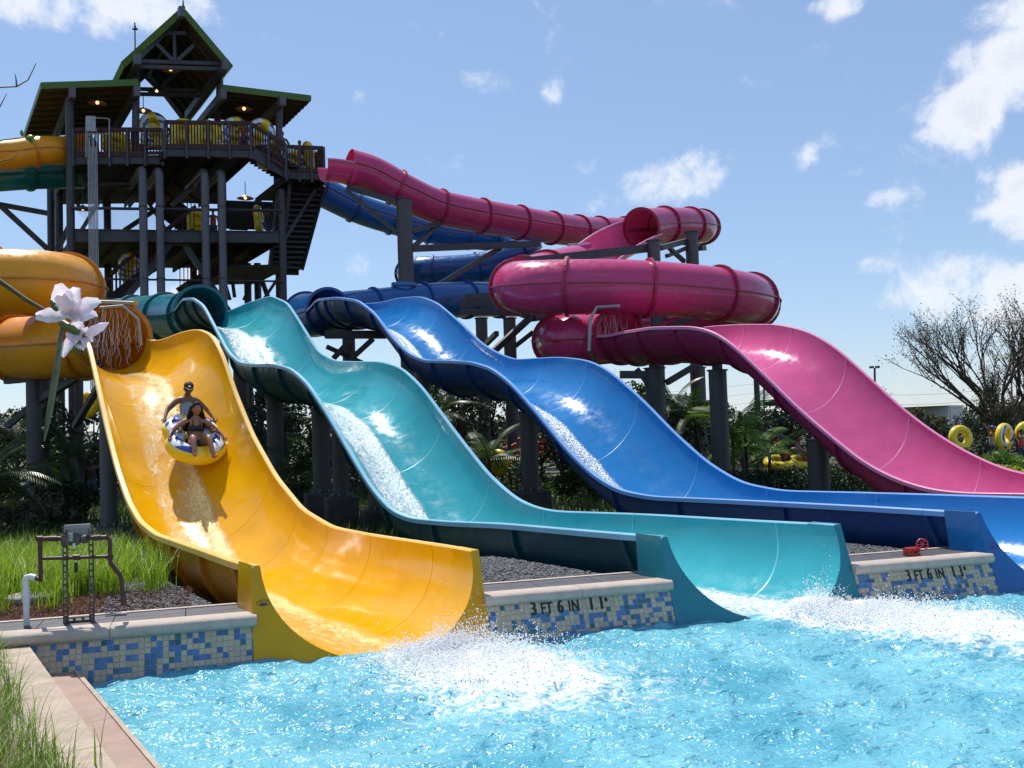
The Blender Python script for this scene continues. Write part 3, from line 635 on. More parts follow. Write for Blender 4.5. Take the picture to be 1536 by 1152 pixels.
tube_run('pink', Q((862, 400, 35.2), (820, 412, 33.2), (782, 424, 31), (775, 430, 29.2), (800, 431, 28), (860, 430, 27.6), (950, 431, 27.6), (1040, 437, 28), (1105, 445, 29), (1132, 452, 31), (1120, 462, 33.5), (1060, 474, 35.5), (980, 484, 36), (900, 495, 35), (845, 506, 32.5), (838, 511, 30), (862, 512, 28.4))+[ringpt('pink', 1.5, .02), Rp], SLIDE['pink'])
def open_run(key, pts, parent, hw=.8, dep=.8, tilt=0., m=None):
    """open chute that follows a curve, with a rim on both sides"""
    p = np.array(resample(spline(pts, 10), .3)[0]); Tn = np.gradient(p, axis=0); Tn /= np.linalg.norm(Tn, axis=1)[:, None]
    H = np.cross(Tn, V(0, 0, 1)); H /= np.linalg.norm(H, axis=1)[:, None]; Uv = np.cross(H, Tn)
    H2 = H*math.cos(tilt)+Uv*math.sin(tilt); U2 = -H*math.sin(tilt)+Uv*math.cos(tilt); vs = []
    K = 21
    for i in range(len(p)):
        for j in range(K): a = math.pi*j/(K-1); vs.append(p[i]-H2[i]*math.cos(a)*hw-U2[i]*math.sin(a)*dep)
    MB().add(vs, [(i*K+j, i*K+j+1, (i+1)*K+j+1, (i+1)*K+j) for i in range(len(p)-1) for j in range(K-1)]).build('open_chute', m or M[key], parent, smooth=True)
    for sg in (-1, 1):
        MB().tube([p[i]+H2[i]*sg*(hw+.02) for i in range(len(p))], .05, 6).build('rim', M[key+'_rim'], parent)
open_run('pink', Q((963, 342, 40.3), (945, 349, 39.3), (922, 361, 38.1), (895, 380, 36.8), (862, 400, 35.2)), SLIDE['pink'], .86, .86, tilt=.42)
open_run('pink', Q((484, 246, 41), (500, 247, 41.2), (524, 251, 41.5)), SLIDE['pink'], .76, .72, m=M['pink_tube'])

# ground, lowered into channels where the run-outs of the slides lie in it
def carve(p):
    z = groundz((p-OW)@NB)-.02
    for s in SL.values():
        q = p-s['c0']; sv = q@s['e']; l = q@s['r']
        if -1.5 < sv < 9 and abs(l) < s['hw']+.75:
            zr = float(np.interp(sv, s['gs'], np.minimum(s['zn'], s['zf'])))-s['D'](max(sv, 0))
            k = max(0, (abs(l)-s['hw']*.75)/(s['hw']*.25+.5)); z = min(z, zr-.14+k*.9)
    return z
M['ground'] = mat('ground_soil', (.045, .045, .02), .95, col2=(.075, .09, .025), vscale=.35, bump=.5, bscale=6)
bs = np.concatenate([np.arange(.86, 16, .16), [18, 22, 30, 60, 200, 900, 3000]]); As = np.concatenate([[-3000, -600, -120, -60, -30, -24, -18], np.arange(-14, 15, .2), [18, 24, 40, 120, 600, 3000]])
vs = [(lambda q: q+V(0, 0, carve(q)))(W(a, b, 0)) for b in bs for a in As]; n = len(As)
mb = MB(); mb.add(vs, [(i*n+j, i*n+j+1, (i+1)*n+j+1, (i+1)*n+j) for i in range(len(bs)-1) for j in range(n-1)])
tag(mb.build('ground', M['ground'], smooth=True), kind='structure')
# ground beyond both ends of the pool and behind the viewer
for a0, a1 in ((-3000, -5.2), (40, 3000)):
    MB().add([W(a0, -3000, .3), W(a1, -3000, .3), W(a1, .9, .3), W(a0, .9, .3)], [(0, 1, 2, 3)]).build('ground_sheet', M['ground'])['kind'] = 'structure'

# left bank, concrete kerb and pinkish step running towards the viewer
KD = V(.53, -.848, 0); NL = V(-.848, -.53, 0); K0 = G(42, 968, .30); K0[2] = 0
MB().add([W(-5.2, .9, .295), K0+NL*.5-KD*1.2+V(0, 0, .295), K0+NL*.5+KD*60+V(0, 0, .295), W(-5.2, -60, .295)], [(3, 2, 1, 0)]).build('bank', M['ground'])['kind'] = 'structure'
th = thing('pool_kerb', 'pale concrete kerb with a pinkish step beside grass at the pool corner', 'kerb', loc=K0)
for i in range(12):
    L = 1.9; c = K0+KD*(L*(i+.5)-.15)+NL*.25
    MB().box(c+V(0, 0, -.15), (.5, L-.008, .92), (NL, KD, V(0, 0, 1))).build('kerb_block', M['kerb'], th)
st0 = G(118, 1008, .06); off = abs((st0-K0)@NL)
for i in range(12):
    L = 1.9; c = K0+KD*(L*(i+.5)+.18)-NL*(off/2+.001)
    MB().box(c+V(0, 0, -.47), (off-.004, L-.006, 1.06), (NL, KD, V(0, 0, 1))).build('step_block', M['step'], th)
    MB().box(c-NL*(off/2-.02)+V(0, 0, .066), (.035, L-.006, .014), (NL, KD, V(0, 0, 1))).build('step_nosing', M['kerb'], th)

# ------------------------------------------------------------------ water running in the slides
def flow_mat(name, tint, lo=.40, hi=.62):
    hi_c = (1, .84, .42) if name.startswith('yellow') else (.93, .95, .95)
    m = bpy.data.materials.new(name); m.use_nodes = True; t = m.node_tree; b = t.nodes['Principled BSDF']; tcn = N(t, 'ShaderNodeTexCoord')
    b.inputs['Roughness'].default_value = .16
    at = N(t, 'ShaderNodeAttribute', attribute_name='edge')
    mp = N(t, 'ShaderNodeMapping'); t.links.new(tcn.outputs['UV'], mp.inputs[0]); mp.inputs['Scale'].default_value = (1, .5, 1)
    n = N(t, 'ShaderNodeTexNoise', inp={'Scale': 9, 'Detail': 9, 'Roughness': .75, 'Distortion': .8}); t.links.new(mp.outputs[0], n.inputs['Vector'])
    n3 = N(t, 'ShaderNodeTexNoise', inp={'Scale': 30, 'Detail': 4, 'Roughness': .6}); t.links.new(mp.outputs[0], n3.inputs['Vector'])
    cr = N(t, 'ShaderNodeValToRGB'); e = cr.color_ramp.elements; e[0].position = .40; e[0].color = (*[c*(.9 if name.startswith('yellow') else .7) for c in tint], 1); e[1].position = .60; e[1].color = (*hi_c, 1); t.links.new(n3.outputs[0], cr.inputs[0]); t.links.new(cr.outputs[0], b.inputs['Base Color'])  # fine white noise paints froth and sun sparkle into the colour
    ad = N(t, 'ShaderNodeMath', operation='MULTIPLY_ADD'); ad.inputs[1].default_value = .6; t.links.new(at.outputs['Fac'], ad.inputs[0]); t.links.new(n.outputs[0], ad.inputs[2])
    mn = N(t, 'ShaderNodeMapRange', interpolation_type='SMOOTHSTEP', inp={'From Min': lo+.2, 'From Max': hi+.45}); t.links.new(ad.outputs[0], mn.inputs['Value'])
    bp = N(t, 'ShaderNodeBump', inp={'Strength': 1, 'Distance': .03}); t.links.new(n3.outputs[0], bp.inputs['Height']); t.links.new(bp.outputs[0], b.inputs['Normal'])
    tr = N(t, 'ShaderNodeBsdfTransparent'); ms = N(t, 'ShaderNodeMixShader'); o = t.nodes['Material Output']
    t.links.new(mn.outputs[0], ms.inputs[0]); t.links.new(tr.outputs[0], ms.inputs[1]); t.links.new(b.outputs[0], ms.inputs[2]); t.links.new(ms.outputs[0], o.inputs[0]); return m
def flow(key, segs, tint, label, lo=.40, hi=.62):
    """thin rough sheets of running water lying on the chute floor; segs: (s0, s1, lat0a, lat1a, lat0b, lat1b)"""
    s = SL[key]; mb_v = []; fs = []; ed = []; uv = []; base = 0
    for (s0, s1, la, lb, la2, lb2) in segs:
        ss = np.arange(s0, s1, .06); K = 26
        for i, sv in enumerate(ss):
            u = i/(len(ss)-1); a = la+(la2-la)*u+.05*noise.noise(Vector((sv*1.1, 1, 0))); b = lb+(lb2-lb)*u+.07*noise.noise(Vector((sv*1.3, 5, 0)))
            for j in range(K):
                v = j/(K-1); l = a+(b-a)*v; ph = math.acos(-max(-.98, min(.98, l)))
                nz_ = .035*max(0, noise.noise(Vector((l*9, sv*6, 3.))))
                p = sect(s, sv, ph, (-.03 if key == 'pink' else -.014)-nz_*math.sin(math.pi*v)); mb_v.append(p)
                e_ = min(1, 6*min(v, 1-v))*min(1, 1.2*min(i, len(ss)-1-i)/8); e_ *= .55+.45*math.exp(-((v-.85)/.2)**2)+.25*noise.noise(Vector((l*3, sv*1.3, 8.)))
                ed.append(e_); uv.append((l*s['hw'], sv))
        n = len(ss); fs += [(base+i*K+j, base+i*K+j+1, base+(i+1)*K+j+1, base+(i+1)*K+j) for i in range(n-1) for j in range(K-1)]; base += n*K
    me = bpy.data.meshes.new('running_water'); me.from_pydata([tuple(p) for p in mb_v], [], fs); me.polygons.foreach_set('use_smooth', [True]*len(fs))
    at = me.attributes.new('edge', 'FLOAT', 'POINT'); at.data.foreach_set('value', np.array(ed, 'f'))
    ul = me.uv_layers.new(name='UVMap'); li = np.zeros(len(me.loops), 'i'); me.loops.foreach_get('vertex_index', li); ul.data.foreach_set('uv', np.array(uv, 'f')[li].ravel())
    me.materials.append(flow_mat(key+'_flow', tint, lo, hi)); o = bpy.data.objects.new('running_water', me); COL.objects.link(o); tag(o, label, None, None, 'stuff')
flow('yellow', [(-.1, 12.9, -.58, .34, -.50, .42)], (.95, .68, .16), 'thin sheet of water running down the yellow slide', .42, .72)
flow('teal', [(-.1, 3.0, -.5, .5, -.6, .5), (6.0, 13.4, -.60, .12, -.72, .10), (15.0, 20.2, -.6, .05, -.62, .2)], (.35, .72, .82), 'white rushing water on the floor of the teal slide', .26, .50)
flow('blue', [(-.1, 3.0, -.5, .5, -.6, .5), (6.2, 13.4, -.66, -.05, -.72, -.05), (15.2, 21.0, -.62, -.05, -.62, .1)], (.30, .52, .85), 'white rushing water on the floor of the blue slide', .28, .52)
flow('pink', [(6.9, 11.8, -.72, -.42, -.60, -.22)], (.85, .45, .62), 'narrow strip of water running down the pink slide', .34, .6)

# water curtains falling inside the tube mouths, with spray bar
def curtain(key, n, label):
    s = SL[key]; c = s['ringc']+s['e']*.12; r = s['r']; mb = MB()
    for i in range(n):
        rt = RT.get(key, R_T); x = random.uniform(-.85, .85)*rt; top = math.sqrt(max(0, rt**2-x*x))*.97; L = random.uniform(.3, 1.0)*2*top; z0 = top-random.uniform(0, .5)*top*2*(random.random() < .6)
        pts = [c+r*(x+random.uniform(-.012, .012)*k+.03*math.sin(k*1.3+i))-s['e']*random.uniform(0, .03)+V(0, 0, max(-top, z0-L*k/6)) for k in range(7)]
        mb.tube(pts, random.uniform(.0015, .0032), 4)
    tag(mb.build('falling_water', M['drop']), label, None, None, 'stuff')
    th = SLIDE[key]; b0 = c-s['e']*.12+V(0, 0, RT.get(key, R_T)+.10)
    MB().box(b0, (1.05, .22, .10), (r, s['e'], V(0, 0, 1))).build('spray_box', M[key], th)
    MB().tube([b0-r*.42-s['e']*.13-V(0, 0, .02), b0+r*.42-s['e']*.13-V(0, 0, .02)], .045, 8).build('spray_pipe', M['galv'], th)
curtain('yellow', 60, 'strings of water falling across the mouth of the yellow tube')
curtain('pink', 40, 'strings of water falling across the mouth of the pink tube')
def bent_pipe(key, pts, parent, r=.035, m='galv'): MB().tube([P(*p) for p in pts], r, 8).build('bent_pipe', M[m], parent)
dY = Ry[1]-.6; bent_pipe('yellow', [(150, 462, dY), (184, 459, dY), (208, 480, dY), (212, 518, dY+.1)], SLIDE['yellow'])
dP = Rp[1]-1.2; bent_pipe('pink', [(930, 459, dP), (895, 461, dP), (885, 480, dP), (884, 525, dP), (893, 545, dP+.8)], SLIDE['pink'], .05)

# ------------------------------------------------------------------ raft and riders
def raft_mat():
    m = mat('raft_vinyl', (.82, .62, .015), .22, coat=.5); t = m.node_tree; b = t.nodes['Principled BSDF']; tcn = N(t, 'ShaderNodeTexCoord')
    sp = N(t, 'ShaderNodeSeparateXYZ'); t.links.new(tcn.outputs['Object'], sp.inputs[0])
    # white panels with blue trim printed on the upper face
    g = N(t, 'ShaderNodeMapRange', inp={'From Min': .105, 'From Max': .115}); t.links.new(sp.outputs[2], g.inputs['Value'])
    wv = N(t, 'ShaderNodeTexWave', wave_type='RINGS', rings_direction='Z', inp={'Scale': .55, 'Distortion': 7, 'Detail': 2, 'Detail Scale': 1.2}); t.links.new(tcn.outputs['Object'], wv.inputs['Vector'])
    cr = N(t, 'ShaderNodeValToRGB'); cr.color_ramp.interpolation = 'CONSTANT'; e = cr.color_ramp.elements; e[0].position = 0; e[0].color = (.03, .06, .36, 1); e[1].position = .10; e[1].color = (.78, .82, .88, 1)
    e2 = cr.color_ramp.elements.new(.90); e2.color = (.04, .09, .42, 1); t.links.new(wv.outputs['Fac'], cr.inputs[0])
    mx = N(t, 'ShaderNodeMix', data_type='RGBA'); mx.inputs[6].default_value = (.82, .62, .015, 1); ab = N(t, 'ShaderNodeMath', operation='ABSOLUTE'); t.links.new(sp.outputs[0], ab.inputs[0]); g2 = N(t, 'ShaderNodeMapRange', inp={'From Min': .13, 'From Max': .15}); t.links.new(ab.outputs[0], g2.inputs['Value']); mm = N(t, 'ShaderNodeMath', operation='MULTIPLY'); t.links.new(g.outputs[0], mm.inputs[0]); t.links.new(g2.outputs[0], mm.inputs[1]); t.links.new(mm.outputs[0], mx.inputs[0]); t.links.new(cr.outputs[0], mx.inputs[7]); t.links.new(mx.outputs[2], b.inputs['Base Color'])
    return m
M['raft'] = raft_mat(); M['vinyl'] = mat('yellow_vinyl', (.80, .60, .015), .25, coat=.4, var=.05); M['bluestrap'] = mat('blue_handle', (.03, .05, .32), .5)
def make_raft(name, label, cat, group=None, two=True, R=.6, r=.165, handles=True):
    """local frame: x across, y forward, z up"""
    th = thing(name, label, cat, group); n = 56
    if two:
        def out_(a):
            x, y = math.cos(a), math.sin(a); w_ = 1-.33*math.exp(-(y/.36)**2); return V(x*R*.72*w_*(1.0 if y > 0 else .93), y*.92*R*1.0, 0)
        MB().tube([out_(2*math.pi*i/n) for i in range(n)], r, 18, closed=True).build('outer_tube', M['raft' if handles else 'vinyl'], th, smooth=True)
        MB().tube([V(-R*.55, -.02, -.01), V(0, -.02, -.03), V(R*.55, -.02, -.01)], r*.8, 12).build('cross_tube', M['vinyl'], th, smooth=True)
        fl = MB(); pts = [out_(2*math.pi*i/n)*.98-V(0, 0, r*.75) for i in range(n)]; fl.add(pts+[V(0, 0, -r*.75)], [(i, (i+1) % n, n) for i in range(n)]); fl.build('floor', M['vinyl'], th)
        if handles:
            for a in (.12, .88, 1.22, 1.78):
                q = out_(a*math.pi); tg = out_(a*math.pi+.01)-q; tg /= np.linalg.norm(tg); u = V(0, 0, 1)
                MB().tube([q-tg*.08+u*(r-.01), q-tg*.05+u*(r+.035), q+tg*.05+u*(r+.035), q+tg*.08+u*(r-.01)], .014, 6).build('handle', M['bluestrap'], th)
    else:
        MB().tube([V(R*math.cos(2*math.pi*i/40), R*math.sin(2*math.pi*i/40), 0) for i in range(40)], r, 16, closed=True).build('tube_body', M['raft'] if handles else M['vinyl'], th, smooth=True)
    return th
def setM(o, origin, x, y, z, sc=1.):
    x, y, z = [np.asarray(v, float)/np.linalg.norm(v) for v in (x, y, z)]
    o.matrix_world = Matrix(((x[0]*sc, y[0]*sc, z[0]*sc, origin[0]), (x[1]*sc, y[1]*sc, z[1]*sc, origin[1]), (x[2]*sc, y[2]*sc, z[2]*sc, origin[2]), (0, 0, 0, 1)))
def skin_mesh(name, joints, edges, mats, parent=None, sub=2, root=0):
    """one continuous body grown along a skeleton; joints: (x,y,z,rx,ry)"""
    me = bpy.data.meshes.new(name); me.from_pydata([j[:3] for j in joints], edges, []); o = bpy.data.objects.new(name, me); COL.objects.link(o)
    md = o.modifiers.new('s', 'SKIN'); md.use_smooth_shade = True
    for i, j in enumerate(joints): me.skin_vertices[0].data[i].radius = (j[3], j[4] if len(j) > 4 else j[3]); me.skin_vertices[0].data[i].use_root = (i == root)
    sb = o.modifiers.new('b', 'SUBSURF'); sb.levels = sub; sb.render_levels = sub
    dg = bpy.context.evaluated_depsgraph_get(); dg.update(); m2 = bpy.data.meshes.new_from_object(o.evaluated_get(dg)); m2.name = name
    bpy.data.objects.remove(o); bpy.data.meshes.remove(me)
    if not isinstance(mats, (list, tuple)): mats = [mats]
    m2.materials.clear()
    for m in mats: m2.materials.append(m)
    o = bpy.data.objects.new(name, m2); COL.objects.link(o)
    if parent is not None: o.parent = parent
    m2.polygons.foreach_set('use_smooth', [True]*len(m2.polygons))
    return o
def person(label, J, skin='skin', group=None, hair='short', hairm='hair', clothes=(), cap=None, hands=True, glasses=False, face=(0, 1, 0), detail=2):
    """J: dict of joint positions in the person's frame. body is one skin mesh; clothes are shells grown on the same joints"""
    th = thing('person', label, 'person', group)
    names = ['pelvis', 'waist', 'chest', 'neckb', 'neck', 'head']
    rad = dict(pelvis=(.15, .11), waist=(.115, .09), chest=(.145, .10), neckb=(.075, .06), neck=(.05, .05), head=(.055, .055), shoulder=(.062, .06), elbow=(.043, .043), wrist=(.027, .03), hand=(.03, .018), hip=(.095, .09), knee=(.06, .06), ankle=(.036, .04), heel=(.034, .034), toe=(.03, .02))
    idx = {}; js = []
    for k, p in J.items():
        b_ = k.rstrip('LR') if k[-1] in 'LR' else k; idx[k] = len(js); js.append((*p, *rad[b_]))
    E_ = [('pelvis', 'waist'), ('waist', 'chest'), ('chest', 'neckb'), ('neckb', 'neck'), ('neck', 'head')]
    for s_ in 'LR': E_ += [('neckb', 'shoulder'+s_), ('shoulder'+s_, 'elbow'+s_), ('elbow'+s_, 'wrist'+s_), ('wrist'+s_, 'hand'+s_), ('pelvis', 'hip'+s_), ('hip'+s_, 'knee'+s_), ('knee'+s_, 'ankle'+s_), ('ankle'+s_, 'heel'+s_), ('heel'+s_, 'toe'+s_)]
    E_ = [(a, b) for a, b in E_ if a in idx and b in idx]
    body = skin_mesh('body', js, [(idx[a], idx[b]) for a, b in E_], M[skin], th, detail)
    hd = np.array(J['head']); fc = np.array(face, float); fc /= np.linalg.norm(fc); upv = hd-np.array(J['neck']); upv /= np.linalg.norm(upv)
    fc = fc-upv*(fc@upv); fc /= np.linalg.norm(fc); sd = np.cross(fc, upv); hc = hd+upv*.06+fc*.01
    # head joined to the body mesh: skull, jaw, nose, ears
    mb = MB(); ax = np.array([sd, fc, upv])
    tmp = MB().ball((0, 0, 0), 1, 0, 12 if detail > 1 else 7); v = tmp.v[0].copy(); zz = v[:, 2]; lowr = np.clip(-zz, 0, 1)
    v[:, 0] *= .076*(1-.28*lowr); v[:, 1] = v[:, 1]*.094*(1-.22*lowr)+.016*lowr; v[:, 2] *= .118
    nose = (np.abs(v[:, 0]) < .018)*np.exp(-((v[:, 2]+.012)/.020)**2)*(v[:, 1] > .05); v[:, 1] += .022*nose
    mb.add(v@ax+hc, tmp.f)
    if detail > 1:
        for x in (-1, 1): MB().ball(hc+sd*x*.076-fc*.005-upv*.005, (.012, .018, .028), 0, 5).build('ear', M[skin], th, smooth=True)
    if hands and detail > 1:
        for s_ in 'LR':
            if 'hand'+s_ in J:
                h = np.array(J['hand'+s_]); wv = h-np.array(J['wrist'+s_]); wv /= np.linalg.norm(wv); sdv = np.cross(wv, V(0, 0, 1)); sdv /= np.linalg.norm(sdv); dn = np.cross(sdv, wv)
                for q, (fx, fl) in enumerate(((-.027, .06), (-.009, .072), (.009, .066), (.026, .05))):
                    p0 = h+sdv*fx; MB().tube([p0-wv*.012, p0+wv*fl*.5-dn*.006*(1), p0+wv*fl*.75-V(0, 0, .018), p0+wv*fl*.8-V(0, 0, .036)], [.0095, .009, .008, .006], 6).build('finger', M[skin], th, smooth=True)
                p0 = h-wv*.01+sdv*.03*(1 if s_ == 'L' else -1); MB().tube([p0, p0+sdv*.022*(1 if s_ == 'L' else -1)+wv*.02, p0+sdv*.026*(1 if s_ == 'L' else -1)+wv*.045-V(0, 0, .01)], [.011, .01, .007], 6).build('thumb', M[skin], th, smooth=True)
    hm = mb.build('head', M[skin], th, smooth=True)
    f2 = MB()
    if glasses:
        for x in (-1, 1): f2.box(hc+sd*x*.034+fc*.088+upv*.018, (.056, .012, .036), ax)
        f2.box(hc+fc*.09+upv*.022, (.03, .01, .008), ax)
        for x in (-1, 1): f2.box(hc+sd*x*.074+fc*.04+upv*.02, (.006, .10, .01), ax)
        f2.build('sunglasses', M['black'], th)
    else:
        for x in (-1, 1): f2.ball(hc+sd*x*.03+fc*.082+upv*.012, .010, 0, 4)
        f2.build('eyes', M['black'], th)
    MB().box(hc+fc*.081-upv*.052, (.042, .008, .009), ax).build('mouth', M['lips'], th)
    hb = MB()
    def hblob(c, rr, sub=8):
        tmp = MB().ball((0, 0, 0), 1, 0, sub); v = tmp.v[0]*np.array(rr); hb.add(v@ax+hc+sd*c[0]+fc*c[1]+upv*c[2], tmp.f)
    hblob((0, -.022, .045), (.082, .088, .088))
    if hair == 'long':
        for i in range(70):
            a = random.uniform(.15*math.pi, .85*math.pi)*(1 if random.random() < .5 else 1)+math.pi*0; a = random.uniform(-.12, 1.12)*math.pi
            p0 = hc+sd*math.cos(a)*.075-fc*(math.sin(a)*.075+.01)+upv*.06; x_ = math.cos(a); lat_ = .115+random.uniform(-.02, .035)
            pts = [p0, p0+sd*x_*.02-fc*.02-upv*.08, hc+sd*x_*lat_-fc*(.05*math.sin(a)-.02)-upv*(.13+random.uniform(0, .03)), hc+sd*(x_*lat_*1.15+random.uniform(-.02, .02))+fc*random.uniform(.0, .08)-upv*random.uniform(.24, .30), hc+sd*(x_*lat_*1.05+random.uniform(-.03, .03))+fc*random.uniform(.03, .11)-upv*random.uniform(.33, .46)]
            hb.tube(spline(pts, 3), list(np.linspace(.024, .006, 13)), 5)
        hblob((0, -.055, -.05), (.105, .06, .16)); hblob((.075, -.03, -.09), (.035, .05, .12)); hblob((-.075, -.03, -.09), (.035, .05, .12))
    hb.build('hair', M[hairm], th, smooth=True)
    if cap:
        cb = MB(); tmp = MB().ball((0, 0, 0), 1, 0, 10); v = tmp.v[0]*np.array((.088, .098, .085)); v[:, 2] = np.maximum(v[:, 2], .0); cb.add(v@ax+hc+upv*.05-fc*.008, tmp.f)
        vv = [hc+upv*.052+sd*.07*math.cos(a)+fc*(.05+.13*math.sin(a))-upv*.02*math.sin(a)*0 for a in np.linspace(0, math.pi, 12)]; v2 = [p+upv*.012 for p in vv]
        cb.add(vv+v2, [tuple(range(12)), tuple(range(23, 11, -1))]+[(i, i+1, 13+i, 12+i) for i in range(11)]); cb.build('cap', M[cap], th, smooth=False)
        MB().box(hc+upv*.085+fc*.084, (.04, .012, .03), ax).build('cap_badge', M['white'], th)
    for (nm, keys, infl, mt) in clothes:
        ii = {k: i for i, k in enumerate(keys)}; jj = []
        for k in keys:
            f_ = 1.
            if '>' in k:                      # fraction along a limb: a>b:0.4
                ab, fr = k.split(':'); a, b_ = ab.split('>'); fr = float(fr); p = np.array(J[a])*(1-fr)+np.array(J[b_])*fr
                ra, rb = [rad[q.rstrip('LR') if q[-1] in 'LR' else q] for q in (a, b_)]; rr = [ra[0]*(1-fr)+rb[0]*fr, ra[1]*(1-fr)+rb[1]*fr]
            else: p = J[k]; rr = rad[k.rstrip('LR') if k[-1] in 'LR' else k]
            jj.append((*p, rr[0]+infl, rr[1]+infl))
        ee = []
        for i, k in enumerate(keys):
            if i == 0: continue
            par = 0
            if k in ('chest', 'neckb', 'waist') : par = i-1
            elif 'neckb>' in k or k.startswith('shoulder'): par = ii.get('neckb', ii.get('chest', 0))
            elif 'shoulder' in k: par = ii.get('shoulder'+k.split('>')[0][-1], 0)
            elif k.startswith('hip') and '>' not in k: par = ii.get('pelvis', 0)
            elif 'hip' in k: par = ii.get('hip'+k.split('>')[0][-1], 0)
            ee.append((par, i))
        skin_mesh(nm, jj, ee, M[mt], th, detail)
    return th
M['lips'] = mat('lips', (.30, .08, .07), .5); M['bikini'] = mat('black_swimwear', (.012, .012, .014), .5); M['tank'] = mat('patterned_top', (.14, .17, .24), .7, col2=(.45, .48, .52), vscale=38, detail=2)
M['capm'] = mat('brown_cap', (.035, .022, .018), .7); M['denim'] = mat('denim', (.05, .08, .16), .8); M['greyshirt'] = mat('grey_shirt', (.22, .25, .31), .8, var=.1); M['redshirt'] = mat('red_shirt', (.45, .06, .04), .8)
M['darkshirt'] = mat('dark_shirt', (.04, .045, .06), .8); M['whiteshirt'] = mat('white_shirt', (.6, .6, .6), .8); M['bluecap'] = mat('blue_cap', (.03, .06, .30), .6); M['greenshirt'] = mat('green_shirt', (.03, .16, .10), .8)

def seated(back=0., lean=.0, armw=.33, handy=.28, handz=.12, legs=.62, knee=.30, foot=.95, kz=.34, fz=.12, spread=.12, tw=0., footR=None, kneeR=None):
    """sitting low in a ring, knees up, arms out to the sides; frame x across, y forward, z up"""
    J = dict(pelvis=(0, 0, .02), waist=(0, -.10-lean*.3, .17), chest=(0, -.20-lean, .34), neckb=(0, -.25-lean, .47), neck=(0, -.25-lean, .53), head=(0, -.235-lean, .60))
    for s_, x in (('L', 1), ('R', -1)):
        k = kneeR if (s_ == 'R' and kneeR) else (spread, knee, kz); f = footR if (s_ == 'R' and footR) else (spread*1.1, foot, fz)
        J['shoulder'+s_] = (x*.17, -.25-lean, .43); J['elbow'+s_] = (x*(armw-.02), -.16-lean*.6, .27); J['wrist'+s_] = (x*armw*1.12, handy-.10, handz+.03); J['hand'+s_] = (x*armw*1.15, handy-.03, handz)
        J['hip'+s_] = (x*.085, .04, .03); J['knee'+s_] = (x*k[0], k[1], k[2]); J['ankle'+s_] = (x*f[0], f[1], f[2]); J['heel'+s_] = (x*f[0], f[1]+.0, f[2]-.04); J['toe'+s_] = (x*f[0]*1.15, f[1]+.12, f[2]+.04)
    return J
sY = SL['yellow']; rs = 8.7
raft = make_raft('raft', 'yellow two-person raft with white and blue print carrying two riders down the yellow slide', 'raft')
best = min(((proj(sect(sY, sv, ph))[0]-299)**2+(proj(sect(sY, sv, ph))[1]-674)**2, sv, ph) for sv in np.arange(7, 11.5, .1) for ph in np.linspace(.6, 2.6, 41)); rs, rph = best[1], best[2]
_p = sect(sY, rs, rph); _n = np.cross(sect(sY, rs-.2, rph)-sect(sY, rs+.2, rph), sect(sY, rs, rph+.08)-sect(sY, rs, rph-.08)); _n = _n if _n[2] > 0 else -_n; _n /= np.linalg.norm(_n)
rc_ = _p+_n*.30
pA = sect(sY, rs+.5, math.pi/2); pB = sect(sY, rs-.5, math.pi/2); fw = pB-pA; fw /= np.linalg.norm(fw)
fw = fw*.75+V(.28, -.55, -.18)*.45; fw /= np.linalg.norm(fw); sx = np.cross(fw, V(0, 0, 1)); sx = -sx if sx[0] < 0 else sx; sx = sx/np.linalg.norm(sx)+V(0, 0, -.06); upz = np.cross(sx, fw); upz /= np.linalg.norm(upz); sx = np.cross(fw, upz); sx /= np.linalg.norm(sx)
if upz[2] < 0: upz = -upz
setM(raft, rc_, np.cross(fw, upz), fw, upz, 1.0)
front = person('young woman with long dark hair and black bikini riding at the front of the raft', seated(armw=.40, handy=.12, handz=.20, lean=-.10, knee=.34, kz=.30, foot=.62, fz=.08, spread=.13, footR=(.16, .66, .06)), 'skin', hair='long',
  clothes=(('bikini_bottom', ['pelvis', 'hipL', 'hipR'], .008, 'bikini'),), face=(0, 1, -.15))
_c = V(0, -.10, .34)
for x in (-1, 1): MB().ball(_c+V(x*.062, .085, .0), (.062, .05, .058), 0, 8).build('bikini_cup', M['bikini'], front, smooth=True)
MB().tube([_c+V(.145*math.cos(a), .11*math.sin(a), -.03) for a in np.linspace(0, 2*math.pi, 20)[:-1]], .014, 6, closed=True).build('bikini_band', M['bikini'], front, smooth=True)
for x in (-1, 1): MB().tube([_c+V(x*.07, .10, .05), _c+V(x*.06, .03, .13), V(x*.05, -.15, .47)], .009, 5).build('bikini_strap', M['bikini'], front)
rear = person('rider in patterned sleeveless top, dark cap and sunglasses sitting behind in the raft', seated(armw=.37, handy=.12, handz=.16, lean=-.02, knee=.42, kz=.18, foot=.62, fz=.12, spread=.24), 'skin_d', cap='capm', glasses=True,
  clothes=(('tank_top', ['pelvis', 'waist', 'chest', 'neckb>chest:0.1'], .020, 'tank'), ('shorts', ['pelvis', 'hipL', 'hip>'.replace('hip>', 'hipL>kneeL:0.55'), 'hipR', 'hipR>kneeR:0.55'], .014, 'denim')), face=(.1, 1, 0))
up2 = upz*.62+V(0, 0, 1)*.55; up2 /= np.linalg.norm(up2); fw2 = fw-up2*(fw@up2); fw2 /= np.linalg.norm(fw2); sx2 = np.cross(fw2, up2)
setM(front, rc_+fw*.20-upz*.05, sx2, fw2, up2); setM(rear, rc_-fw*.46-upz*.04, sx2, fw2, up2)

